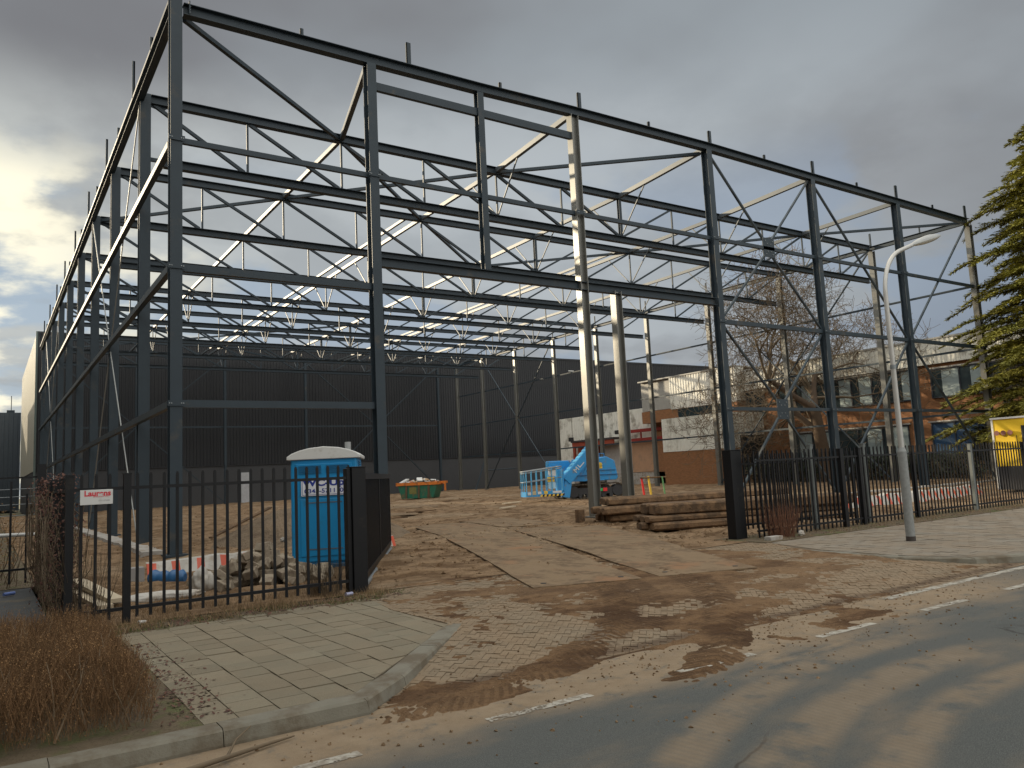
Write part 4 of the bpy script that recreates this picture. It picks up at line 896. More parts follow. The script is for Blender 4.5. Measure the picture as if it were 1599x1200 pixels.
# sand heap
m = MB(); n = 46; vs = []; 
for i in range(n+1):
    for j in range(n+1):
        u, v = i/n*2-1, j/n*2-1; x, y = u*3.0, v*2.9; r_ = math.hypot(u, v)
        h = 1.12*max(0, 1-r_**1.5)*(1+.12*noise.noise(Vector((x, y, 0)))) + .07*noise.noise(Vector((x*2.3, y*2.3, 4)))*(1 if r_ < .95 else 0) + .03*noise.noise(Vector((x*7, y*7, 1)))
        vs.append((x, y, (h if r_ < 1 else 0)-.03))
m.add(vs, [(i*(n+1)+j, (i+1)*(n+1)+j, (i+1)*(n+1)+j+1, i*(n+1)+j+1) for i in range(n) for j in range(n)], 0, True)
tag(m.build('sand_heap', mk('sandy_soil', (.20,.145,.092), .95, 0, .35, 3, 1.0, 9, (.11,.075,.045), .3, 2, bd=.12), loc=(4.1, 1.4, 0)), 'heap of brown sandy soil behind the left railing and the toilet', 'soil heap')
def plank(p0, p1, w_, t_, label, m_=WOODT, name='plank'):
    m = MB(); m.bar(p0, p1, w_, t_); return tag(m.build(name, m_, bevel=.003), label, 'plank')
plank((1.6, 3.2, .18), (3.6, 3.9, .95), .2, .05, 'long weathered plank sloping up the side of the soil heap')
PALEW = mk('pale_sawn_wood', (.50,.42,.30), .8, 0, .15, 3)
for i, (a_, b_, l_) in enumerate((((-2.75,-6.2,.22),(-2.45,-8.9,.12),'topmost of the pale sawn boards lying inside the left corner of the railing'), ((-2.85,-6.3,.10),(-2.6,-9.0,.06),'lowest of the pale sawn boards lying inside the left corner of the railing'), ((-2.65,-6.0,.16),(-2.4,-8.5,.08),'middle pale sawn board lying inside the left corner of the railing'))): plank(a_, b_, .2, .06, l_, PALEW)
def film(pts, zt, label, n=2, seg=.16, seed=0):
    """red striped white plastic film standing as a low ragged ribbon"""
    rn = random.Random(seed); m = MB(); P = []
    for a0, a1 in zip(pts[:-1], pts[1:]):
        A, B = Vector((*a0, 0)), Vector((*a1, 0)); k = max(1, int((B-A).length/seg))
        for i in range(k): P.append(A.lerp(B, i/k))
    P.append(Vector((*pts[-1], 0))); top = []
    for i, p in enumerate(P):
        wob = noise.noise(Vector((i*.4, seed, 0)))*.10; top.append(p+Vector((wob*.6, .16+wob, zt*(1+.25*noise.noise(Vector((i*.3, seed+5, 0)))))))
    for i in range(len(P)-1):
        a_, b_, c_, d_ = P[i]+Vector((0,0,-.02)), P[i+1]+Vector((0,0,-.02)), top[i+1], top[i]
        e_, f_ = c_+Vector((.02,.25,.01)), d_+Vector((.02,.25,.01))
        red = (i % 3 == 0) and noise.noise(Vector((i*.33, 3, seed))) > -.25
        m.add([a_, b_, c_, d_], [(0,1,2,3)], 1 if red else 0); m.add([d_, c_, e_, f_], [(0,1,2,3)], 0)
    for p_, q_ in ((P[0], top[0]), (P[-1], top[-1])): pass
    o = m.build('warning_film', [FOILW, FOILR], fix=False); sm = o.modifiers.new('solid', 'SOLIDIFY'); sm.thickness = .012; return tag(o, label, 'plastic film')
film([(-1.42,-5.0),(-.3,-4.7),(1.2,-4.4)], .26, 'red striped white film along the trench behind the left railing', seed=1)
film([(3.4,-4.1),(4.0,-3.9),(4.5,-3.5)], .26, 'short end of red striped white film sticking out past the open gate leaf', seed=2)
film([(16.5,-5.9),(18.7,-6.4),(20.4,-6.6),(22.8,-6.7),(28.0,-6.2),(28.9,-5.9)], .36, 'long red striped white film along the trench behind the right railing', seg=.17, seed=3)
# blue roll, white bags, grey block
m = MB(); pr = []
for i in range(13):
    t_ = i/12; pr.append((-1.62+.52*t_*1.0, -6.35-.42*t_, .12+.01*math.sin(t_*9)))
m.tube(pr, [.06]+[.135+.018*math.sin(i*1.9) for i in range(11)]+[.07], 14); tag(m.build('blue_sack', mk('blue_sack_plastic', (.02,.10,.24), .45, 0, .2, 6, .4, 12)), 'crumpled blue plastic sack lying behind the left railing', 'sack')
m = MB(); m.box(-.13, .13, -.12, .12, 0, .28); tag(m.build('grey_block', mk('grey_block_mat', (.25,.24,.23), .8), loc=(-1.72,-5.6,0), bevel=.01), 'upright grey block beside the blue sack', 'block')
def sack(loc, s_, label, m_, seed, squash=1):
    bm = bmesh.new(); bmesh.ops.create_icosphere(bm, subdivisions=4, radius=1)
    for v in bm.verts:
        p = v.co.copy(); k = 1+.28*noise.noise(p*1.6+Vector((seed,0,0)))+.12*noise.noise(p*5+Vector((seed,2,0)))+.05*noise.noise(p*12)
        v.co = Vector((p.x*s_[0]*k, p.y*s_[1]*k, max(-.85, p.z)*s_[2]*k))
    me = bpy.data.meshes.new('sack'); bm.to_mesh(me); bm.free(); me.materials.append(m_)
    for pl in me.polygons: pl.use_smooth = True
    o = bpy.data.objects.new('plastic_bag', me); C.objects.link(o); o.location = loc; return tag(o, label, 'bag')
sack((-1.12,-8.2,.17), (.17,.15,.22), 'knotted clear white plastic bag left of the block heap', FOILW, 1)
sack((-1.85,-8.5,.05), (.62,.13,.08), 'flattened strip of white plastic lying in the dead grass behind the left railing', FOILW, 4)
sack((.75,-6.4,.6), (.06,.06,.05), 'little white scrap caught on top of the block heap', FOILW, 6)
m = MB(); m.tube([(0,0,.03),(.11,.03,.03)], .03, 10); tag(m.build('drink_can', mk('white_blue_can', (.35,.36,.5), .3, .4), loc=(.32,-10.62,0)), 'crushed pale drink can beneath the left gate post', 'can')
m = MB(); m.tube([(0,0,.02),(.09,.05,.02)], [.03,.018], 8); tag(m.build('paper_cup', WHITEP, loc=(-2.42,-10.62,0)), 'squashed white cup at the foot of the left railing', 'cup')
m = MB(); m.tube([(0,0,.03),(.16,.1,.03)], .03, 8); tag(m.build('drink_can', mk('blue_can', (.15,.22,.5), .3, .3), loc=(-3.75,-5.5,0)), 'blue and white can on the far left path edge', 'can')
sack((-4.15,-10.2,.02), (.12,.06,.02), 'scrap of pale paper on the dark path at the left edge', FOILW, 9)
m = MB(); m.tube([(-3.05,-16.22,-.1),(-2.75,-16.18,-.085),(-2.4,-16.05,-.095),(-2.22,-16.0,-.1)], [.02,.016,.012,.006], 7); m.tube([(-2.72,-16.17,-.085),(-2.62,-16.02,-.03),(-2.5,-15.93,.01)], [.01,.007,.004], 6); tag(m.build('fallen_branch', TWIG), 'pale forked stick lying in the gutter below the left kerb', 'stick')

# ---------------------------------------------------------------- timber mats
def mat(cx_, cy_, z, L_, W_, T_, rz, label, n=4, seed=0):
    rn = random.Random(seed); m = MB(); w_ = W_/n
    for i in range(n):
        e0, e1 = rn.uniform(-.10, .10), rn.uniform(-.10, .10); y0 = -W_/2+i*w_+.012; y1 = y0+w_-.024; c = .05
        prof = [(y0+c,-T_/2),(y1-c,-T_/2),(y1,-T_/2+c),(y1,T_/2-c),(y1-c,T_/2),(y0+c,T_/2),(y0,T_/2-c),(y0,-T_/2+c)]
        xs_ = [-L_/2+e0, -L_/2+e0+.09, L_/2+e1-.09, L_/2+e1]; vs = []
        for k, x in enumerate(xs_):
            s_ = .80 if k in (0, 3) else 1
            for a_, b_ in prof: vs.append((x, (a_-(y0+y1)/2)*s_+(y0+y1)/2, b_*s_+rn.uniform(-.006,.006)))
        fs = [(k*8+j, k*8+(j+1) % 8, (k+1)*8+(j+1) % 8, (k+1)*8+j) for k in range(3) for j in range(8)]+[tuple(range(7,-1,-1)), tuple(range(24,32))]
        m.add(vs, fs)
    for x in (-L_*.33, L_*.33): m.tube([(x, -W_/2-.02, 0), (x, W_/2+.02, 0)], .02, 6)
    o = m.build('timber_mat', WOODT, loc=(cx_, cy_, z)); o.rotation_euler = (0, rn.uniform(-.006,.006), rz); tag(o, label, 'timber mat', 'heavy timber mats stacked right of the entrance')
d1 = R(-17)
def end(x, y, L_, rz): return (x+math.cos(rz)*L_/2, y+math.sin(rz)*L_/2)
for k, (dx, dy, L_, lab) in enumerate(((.0,-.05,6.2,'lowest timber mat of the nearer stack by the gate post'), (.12,.10,6.1,'middle timber mat of the nearer stack by the gate post'), (.22,.05,6.3,'thick topmost timber mat of the nearer stack by the gate post'))):
    c = end(10.25+dx, -6.2+dy, L_, d1); mat(c[0], c[1], (.11, .295, .53)[k], L_, 1.05, (.20, .17, .29)[k], d1+R((0, 1.2, -.8)[k]), lab, (3, 3, 2)[k], 20+k)
d2 = R(-15)
for k, (dx, dy, L_, lab) in enumerate(((.1,.0,6.0,'lowest timber mat of the farther stack, behind the door column'), (-.15,-.1,6.0,'split mossy middle timber mat of the farther stack'), (.35,.25,7.0,'topmost timber mat of the farther stack, overhanging a dark gap'))):
    c = end(12.15+dx, -2.3+dy, L_, d2); mat(c[0], c[1], .13+.245*k, L_ if k == 2 else 1.6+.6*k, 1.1, .23, d2+R((2, -2, 1)[k]), lab, 4, 30+k) if k == 2 else mat(12.15+dx+.9, -2.55+dy, .13+.245*k, 1.9, 1.15, .23, d2+R(3*k), lab, 4, 30+k)
mat(17.3, -3.6, .25, 1.4, 1.1, .3, d2+R(80), 'cross laid timber bearer propping up the far end of the farther stack', 3, 40)
m = MB(); m.box(-.12, .12, -.1, .1, 0, .42); tag(m.build('wood_offcut', WOODT, loc=(11.75,-1.75,0), bevel=.01), 'grey upright timber offcut at the foot of the door column', 'timber')

# ---------------------------------------------------------------- tracked boom lift
ub = math.atan2(-.55, .83)
lift = thing('boom_lift', 'blue tracked boom lift with its basket lowered to the left, parked inside the frame', 'boom lift', (24.08, 14.81, 0), ub+R(18))
lift.scale = (1.05, 1.05, 1.0)
def track(y0):
    m = MB(); n = 40; Lk, rr, hw = 3.5, .40, .26
    path = []
    for i in range(n):
        t_ = i/n*(2*(Lk-2*rr)+2*math.pi*rr)
        a_ = Lk-2*rr
        if t_ < a_: path.append((rr+t_, 0.02, 0))
        elif t_ < a_+math.pi*rr: q_ = (t_-a_)/rr; path.append((Lk-rr+rr*math.sin(q_), rr-rr*math.cos(q_)+.02, q_))
        elif t_ < 2*a_+math.pi*rr: path.append((Lk-rr-(t_-a_-math.pi*rr), 2*rr+.02, math.pi))
        else: q_ = (t_-2*a_-math.pi*rr)/rr; path.append((rr-rr*math.sin(q_), rr+rr*math.cos(q_)+.02, math.pi+q_))
    for x, z, q_ in path:
        M_ = Matrix.Translation((x, y0+hw, z)) @ Matrix.Rotation(-q_, 4, 'Y')
        m.box(-.075, .075, -hw, hw, -.025, .03, 0, M_); m.box(-.075, -.045, -hw, hw, -.05, -.025, 0, M_)
    o = m.build('track', TRACKM, lift)
    m = MB(); 
    for x in (rr, Lk-rr): m.tube([(x, y0+.06, rr+.02), (x, y0+2*hw-.06, rr+.02)], .33, 16, 0, True, False)
    for i in range(5): m.tube([(.8+.47*i, y0+.08, .17), (.8+.47*i, y0+2*hw-.08, .17)], .12, 12, 0, True, False)
    m.box(rr, Lk-rr, y0+.1, y0+2*hw-.1, .25, .62); m.build('track_wheels', DARKB, o)
track(0); track(1.9)
m = MB(); m.box(1.0, 2.6, .52, 1.9, .35, .75); m.tube([(1.8,1.2,.7),(1.8,1.2,1.02)], .5, 20, 0, True, False); m.build('chassis', TRACKM, lift)
m = MB()
m.prism([(-.1,1.02),(3.15,1.02),(3.25,1.15),(3.1,2.15),(2.6,2.42),(1.7,2.30),(1.25,2.35),(.9,1.75),(.25,1.55),(.2,1.1)], -2.15, -.25, 0, Matrix(((1,0,0,0),(0,0,-1,0),(0,1,0,0),(0,0,0,1))))
bd_ = m.build('turret', BLUEM, lift, bevel=.04)
m = MB(); m.box(-.4, 1.0, 1.7, 2.2, 1.1, 2.3); m.build('engine_cover', BLUEM, lift, bevel=.05)
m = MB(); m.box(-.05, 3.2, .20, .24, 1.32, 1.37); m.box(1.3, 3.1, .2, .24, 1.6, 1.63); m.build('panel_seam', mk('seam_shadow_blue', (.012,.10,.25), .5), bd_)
m = MB(); m.tube([(2.15,.24,1.95),(2.15,.215,1.95)], .14, 16, 0, True, False); m.box(2.12, 2.28, .215, .245, 1.72, 1.9); m.build('sticker', YELST, bd_)
m = MB(); m.box(1.75, 1.95, .215, .245, 1.55, 1.85); m.build('sticker', WHITEP, bd_)
m = MB(); m.box(.3, 2.4, .24, .3, 1.02, 1.12); m.tube([(2.45,.9,2.4),(2.45,.9,2.62),(2.75,.9,2.62),(2.75,.9,2.4)], .02, 6); m.build('hand_rail', BLUEM, bd_)
# boom: a box beam sloping down to the left, with a telescoped end
B0, B1 = Vector((1.55, -.35, 3.0)), Vector((-.30, -.45, 1.10))
m = MB(); m.bar(B0, B1, .50, .56); m.tube([B0+Vector((-.1,0,-.5)), B0*.45+B1*.55+Vector((.35,0,-.45))], .06, 8); bo = m.build('boom', BLUEM, lift, bevel=.02)
m = MB(); dd_ = (B1-B0)
for i in range(9):
    p = B0+dd_*(.06+.105*i); n_ = Vector((-dd_.z, 0, dd_.x)).normalized(); n_ = n_ if n_.z > 0 else -n_
    m.bar(p+n_*.295, p+n_*.295+dd_.normalized()*.19, .46, .02)
m.build('boom_step', BLUEL, bo)
rx = (B0-B1).normalized(); ang = math.atan2(rx.z, math.hypot(rx.x, rx.y)); az_ = math.atan2(rx.y, rx.x)
text('lettering', 'HINOWA', .36, WHITEP, bo, Matrix.Translation((B0+B1)/2*.55+B1*.45+Vector((.02,-.24,.02))) @ Matrix.Rotation(az_, 4, 'Z') @ Matrix.Rotation(-ang, 4, 'Y') @ FACE_S, .002, .006) if False else None
m = MB()
for i, (a_, b_) in enumerate(((0,.0),(.12,.2),(.24,0),(.36,.2),(.5,0),(.5,.2),(.64,0),(.7,.2))): pass
zz2 = [(0,-.13),(.0,.13),(.11,-.02),(.22,.13),(.22,-.13)]
M_ = Matrix.Translation(B1*.72+B0*.28+Vector((0,-.02,0))) @ Matrix.Rotation(az_, 4, 'Z') @ Matrix.Rotation(-ang, 4, 'Y') @ FACE_S
pts_ = [M_ @ Vector((a_, b_, .235)) for a_, b_ in zz2]
for a_, b_ in zip(pts_[:-1], pts_[1:]): m.bar(a_, b_, .045, .045)
m.box(.34, .75, -.10, -.05, .22, .245, 0, M_); m.box(.34, .39, -.05, .12, .22, .245, 0, M_); m.build('boom_marking', WHITEP, bo)
m = MB(); m.bar(B1+Vector((.15,0,.0)), B1+Vector((-.05,-.05,-.95)), .34, .42, YV); m.bar(B1+Vector((-.1,0,-.6)), B1+Vector((-.45,-.1,.35)), .26, .30, YV); m.box(-.85, -.45, -.75, -.35, .55, 1.75); m.build('jib', BLUEM, lift, bevel=.03)
m = MB(); m.tube([(-.3,-.3,.95),(-.6,-.4,.35),(-.35,-.3,.1),(-.1,0,.3)], .04, 8); m.build('hose', DARKM, lift)
# basket
bk = bpy.data.objects.new('basket', None); 
m = MB(); X0, X1, Y0, Y1, Zb, Zt = -2.78, -.72, -1.1, -.2, .32, 1.72
m.box(X0, X1, Y0, Y1, Zb, Zb+.05); m.box(X0, X1, Y0-.02, Y0, Zb, Zb+.28); m.box(X0-.02, X0, Y0, Y1, Zb, Zb+.28)
sl = .10
def bt(x): return (x-X0)/(X1-X0)*.22
bk = m.build('basket', BLUEM, lift)
m = MB()
for z, r_ in ((Zt, .035), (Zt-.1, .022), ((Zb+Zt)/2+.1, .026)):
    m.tube([(X0, Y1, z), (X0, Y0, z), (X0+.9, Y0-.06, z+bt(X0+.9)), (X1, Y0, z+bt(X1)), (X1, Y1, z+bt(X1)), (X0, Y1, z)], r_, 8)
m.build('basket_rail', GALV, bk)
m = MB()
for i in range(8):
    x = X0+.02+(X1-X0-.04)*i/7; m.tube([(x, Y0, Zb), (x, Y0-(.06*math.sin(math.pi*i/7)), Zt+bt(x))], .026, 8); m.tube([(x, Y1, Zb), (x, Y1, Zt+bt(x))], .024, 8)
for y in (-.8, -.5): m.tube([(X0, y, Zb), (X0, y, Zt)], .024, 8)
m.build('basket_bar', BLUEL, bk)
m = MB()
for i in range(12): 
    x = X0+.75+i*.115; m.add([(x, Y0-.03, Zb-.02), (x+.115, Y0-.03, Zb-.02), (x+.16, Y0-.03, Zb+.10), (x+.045, Y0-.03, Zb+.10)], [(0,1,2,3)], i % 2)
m.build('hazard_stripe', [YELST, DARKM], bk, fix=False)
for i, (x, z, w_, h_, mm) in enumerate(((-2.72,.42,.18,.16,WHITEP), (-2.45,.42,.2,.2,mk('tan_sticker',(.5,.42,.25),.5)), (-2.15,.45,.2,.14,WHITEP), (-1.8,.45,.2,.16,YELST), (-1.3,.47,.5,.12,WHITEP))): 
    m = MB(); m.box(x, x+w_, Y0-.035, Y0-.022, z, z+h_); m.build('sticker', mm, bk)
m = MB(); m.box(-1.45, -1.05, Y0+.02, Y0+.16, 1.42, 1.80); m.build('control_panel', WHITEP, bk, bevel=.02)
m = MB(); m.box(-1.6, -1.15, Y0+.02, Y0+.06, 1.10, 1.38); m.build('sticker', YELST, bk)
m = MB(); m.box(-1.52, -1.1, Y0+.02, Y0+.06, .72, 1.08); m.build('sticker', mk('pale_blue_panel', (.35,.55,.68), .4), bk)
m = MB(); m.box(2.15, 2.4, -.03, -.01, .38, .58); m.box(1.95, 2.12, -.031, -.011, .40, .56, 1); m.build('marking', [REDW, mk('green_print', (.02,.45,.1), .5)], lift)

# ---------------------------------------------------------------- rubbish skip
sk = thing('skip_container', 'green rubbish skip with an orange rim standing before the dark hall', 'skip', (25.6, 36.2, 0), R(-46))
sk.scale = (.92, .92, 1.18)
Lp, Wp = 1.95, .9
m = MB(); M_ = Matrix(((1,0,0,0),(0,0,-1,0),(0,1,0,0),(0,0,0,1)))
m.prism([(-1.55,.05),(1.35,.05),(1.75,.95),(-1.85,.95)], -Wp, Wp, 0, M_); m.build('body', GREENP, sk)
m = MB(); m.box(-1.98, 1.85, -Wp-.08, -Wp+.02, .93, 1.14); m.box(-1.98, 1.85, Wp-.02, Wp+.08, .93, 1.14); m.box(-2.02, -1.9, -Wp-.08, Wp+.08, .93, 1.14); m.box(1.8, 1.92, -Wp-.08, Wp+.08, .93, 1.14); m.box(1.92, 2.35, -.3, .3, 1.0, 1.15); m.box(2.2, 2.35, -.3, -.2, .5, 1.0); m.build('rim', ORNG, sk)
m = MB()
for x in (-1.1, .05, .95): m.add([(x-.07, -Wp-.06, .05), (x+.07, -Wp-.06, .05), (x+.07+.06, -Wp-.06, .93), (x-.07, -Wp-.06, .93), (x-.07, -Wp+.01, .05), (x+.07, -Wp+.01, .05), (x+.13, -Wp+.01, .93), (x-.07, -Wp+.01, .93)], [(0,1,2,3),(0,4,5,1),(1,5,6,2),(2,6,7,3),(3,7,4,0)])
m.build('rib', mk('rusty_green', (.10,.06,.03), .7), sk)
m = MB(); m.add([(-.8, -Wp-.01, .35),(-.15, -Wp-.01, .35),(-.15, -Wp-.01, .8),(-.8, -Wp-.01, .8)], [(0,1,2,3)]); m.build('faded_patch', mk('faded_yellow_patch', (.16,.15,.04), .7, 0, .4, 4), sk, fix=False)
rn = random.Random(8); RU = [WHITEP, FOILW, mk('cardboard', (.45,.30,.17), .8), WOODT, mk('pink_foam', (.6,.28,.18), .8)]
cs, sn = math.cos(R(-46))*.92, math.sin(R(-46))*.92
for i in range(26):
    m = MB(); rot = Matrix.Rotation(rn.uniform(0, 6.28), 3, 'Z') @ Matrix.Rotation(rn.uniform(-1, 1), 3, 'X') @ Matrix.Rotation(rn.uniform(-.6,.6), 3, 'Y')
    rock(m, (0,0,0), (rn.uniform(.10,.30), rn.uniform(.06,.2), rn.uniform(.02,.12)), rn, rot)
    lx, ly = rn.uniform(-1.0, 1.5), rn.uniform(-.75, .75); z = 1.26+.32*max(0, 1-abs(lx-.1)/1.5)*rn.random()
    tag(m.build('rubbish_piece', RU[i % 5], loc=(25.6+lx*cs-ly*sn, 36.2+lx*sn+ly*cs, z)), 'piece of builder\'s rubbish heaped in the green skip', 'rubbish', 'rubbish heaped in the green skip')
m = MB(); rock(m, (0,0,0), (.35,.3,.05), rn, Matrix.Rotation(-.45, 3, 'Y')); tag(m.build('rubbish_sheet', WHITEP, loc=(25.6-1.6*cs, 36.2-1.6*sn, 1.45)), 'white sheet sticking out at the left end of the skip', 'rubbish')

# ---------------------------------------------------------------- coloured poles and small bits in the yard
for x, y, c_, mm, z in ((24.4,8.7,'red',REDW,1.15), (24.55,8.35,'yellow',YELST,1.2), (24.8,7.6,'green',mk('green_pole',(.12,.30,.12),.5),1.15)):
    m = MB(); m.tube([(x, y, -.05), (x-.12, y+.05, z)], .055 if c_ != 'green' else .04, 8); tag(m.build('marker_pole', mm), c_+' marker pole in the group standing beyond the timber mats', 'pole')
m = MB(); m.tube([(24.2,8.75,1.12),(24.85,7.55,1.12)], .04, 6); tag(m.build('cross_pole', WOODT), 'thin pole laid across the tops of the coloured marker poles', 'pole')
m = MB(); m.tube([(0,0,0),(0,0,.12)], [.16,.1], 10); tag(m.build('red_cap', REDW, loc=(21.5,3.4,.0)), 'small red plastic cap on the ground right of the marker poles', 'cap')
rn = random.Random(21)
for i, (x, y, l_, a_) in enumerate(((12.5,12.2,1.6,.1),(16,9.5,1.2,.4),(9.4,8.3,1.1,-.5),(19.2,14.2,1.5,.3),(8.1,6.4,1.0,.6),(5.9,12.5,1.2,.1),(20.8,24.5,1.8,-.2),(14.5,27.0,1.4,.3))):
    labs = ('weathered board lying in the mud midway to the skip', 'board lying in the mud left of the boom lift', 'board in the mud just beyond the open gate leaf', 'board lying under the boom lift basket', 'short board in the mud past the soil heap', 'board lying behind the soil heap', 'board lying right of the skip', 'board lying in the mud in front of the skip')
    plank((x, y, .08), (x+l_*math.cos(a_), y+l_*math.sin(a_), .10), .18, .05, labs[i], PALEW if i % 2 else WOODT)
sack((5.2,3.3,.1), (.35,.25,.16), 'pale lump of concrete right of the big front column', CONC, 12)
m = MB(); m.box(-.2,.2,-.09,.09,0,.09); tag(m.build('brick', CONC, loc=(9.75,-10.75,0), bevel=.01), 'pale brick lying at the foot of the double gate post', 'brick')
sack((10.75,-10.7,.06), (.08,.06,.07), 'white crumpled scrap beside the twiggy shrub under the right railing', FOILW, 13)
# props leaning by the hall
m = MB(); m.tube([(43.6,57.5,0),(45.6,58.0,4.2)], .09, 6); m.tube([(45.2,57.8,0),(45.2,57.8,2.4)], .07, 6); m.tube([(45.2,57.8,2.2),(49.5,57.8,2.3)], .07, 6); tag(m.build('wall_prop', STEEL), 'dark raking prop and rail standing against the plinth of the dark hall', 'prop')

# ---------------------------------------------------------------- street lamp
lp = thing('street_lamp', 'curved galvanised street lamp standing on the right pavement', 'street lamp', (10.82, -13.11, 0))
m = MB(); m.tube([(0,0,0),(0,0,1.72)], .085, 16); m.tube([(0,0,1.72),(0,0,1.80)], [.085,.06], 16); m.build('lower_pole', mk('mottled_galvanised', (.26,.27,.265), .6, .3, .35, 14, .1, 30), lp)
d_ = Vector((1.0, -.02, 0)).normalized(); path = [(0,0,1.78),(0,0,3.4),(0,0,4.85)]
for i in range(1, 10):
    a_ = i/9*R(68); path.append((1.05*(1-math.cos(a_))*d_.x, 0, 4.85+1.05*math.sin(a_)))
e_ = Vector(path[-1]); path.append((e_.x+.55, 0, e_.z+.20))
m = MB(); m.tube(path, [.055, .05, .045]+[.042]*10, 12); m.build('upper_pole', mk('pale_galvanised', (.50,.49,.46), .45, .45, .12, 10), lp)
m = MB(); m.tube([(0,0,3.35),(0,0,3.43)], .058, 12); m.build('collar', GALV, lp)
hp_ = Vector(path[-1]); hd = Vector((math.cos(R(17)), 0, math.sin(R(17))))
m = MB(); mm = MB(); rr_ = [.03,.06,.09,.115,.13,.135,.13,.11,.07,.02]
for t_, mb_, zs in ((0, m, 1), (1, mm, -1)):
    rows = []
    for i, r_ in enumerate(rr_):
        c_ = hp_-hd*.12+hd*(i/9*1.35)
        nrm = Vector((-hd.z, 0, hd.x))
        for j in range(9):
            a_ = math.pi*j/8; rows.append(c_+Vector((0, math.cos(a_)*r_, 0))+nrm*(math.sin(a_)*r_*(.75 if zs > 0 else .55)*zs))
    mb_.add(rows, [(i*9+j, i*9+j+1, (i+1)*9+j+1, (i+1)*9+j) for i in range(9) for j in range(8)], 0, True)
m.build('lamp_head', mk('lamp_grey', (.36,.37,.36), .5), lp, fix=False); mm.build('diffuser', LAMPG, lp, fix=False)
m = MB(); m.tube([(0,0,-.02),(0,0,.09)], .088, 16); m.build('base_sleeve', mk('brown_sleeve', (.05,.04,.035), .8), lp)

# ---------------------------------------------------------------- vegetation
def tree_bare(name, label, base, h, spread, seed, lean=(0,0), levels=6, r0=.32, split=.28, mat_=BARK, group=None, multi=2):
    rn = random.Random(seed); tr = MB(); cr = MB()
    def grow(p, d, L_, r_, lv):
        n = 3; pts = [p]; r_ = max(r_, .017); rad = [r_]; q_ = p.copy(); dd = d.copy()
        for i in range(n):
            dd = (dd+Vector((rn.uniform(-1,1), rn.uniform(-1,1), rn.uniform(-.6,.9)))*(.10+.035*lv)).normalized()
            q_ = q_+dd*L_/n; pts.append(q_.copy()); rad.append(max(.012, r_*(1-.32*(i+1)/n)))
        (tr if lv < 2 else cr).tube(pts, rad, (9, 8, 6, 5, 4, 3, 3, 3, 3)[lv], 0, False)
        if lv >= levels: return
        k = multi if lv == 0 else (3 if lv < 7 else 2)
        for i in range(k):
            a_ = rn.uniform(0, 6.28); sp = split+rn.uniform(.05, .45)
            s_ = dd.orthogonal().normalized(); s_ = Matrix.Rotation(a_, 3, dd) @ s_
            nd = (dd*math.cos(sp*1.5)+s_*math.sin(sp*1.5)*spread); nd.z += .02 if lv < 2 else .0; nd.normalize()
            st = pts[-1] if i < 2 else pts[rn.choice((1, 2))]
            grow(st, nd, L_*rn.uniform(.66, .86), rad[-1]*rn.uniform(.62, .80), lv+1)
    t = thing(name, label, 'tree', base, 0, group)
    grow(Vector((0,0,-.1)), Vector((lean[0], lean[1], 1)).normalized(), h*.23, r0, 0)
    tr.build('trunk', mat_, t); cr.build('crown', TWIG, t); return t
tree_bare('bare_tree', 'large spreading leafless tree with a forked trunk before the brick office', (46.0, 12.6, 0), 23.5, 1.45, 4, (-.05, .18), 8, .55, .24, multi=4)
tree_bare('bare_tree', 'small leafless tree with brownish twigs beside the tall conifer', (46.3, -.5, 0), 14, 1.2, 9, (-.1, .1), 7, .25, .30, multi=3)
tree_bare('bare_tree', 'leafless tree behind the office roof, only its twig tips showing', (64.0, 6.0, 0), 14.5, 1.2, 15, (0, 0), 6, .3, .28, multi=3)
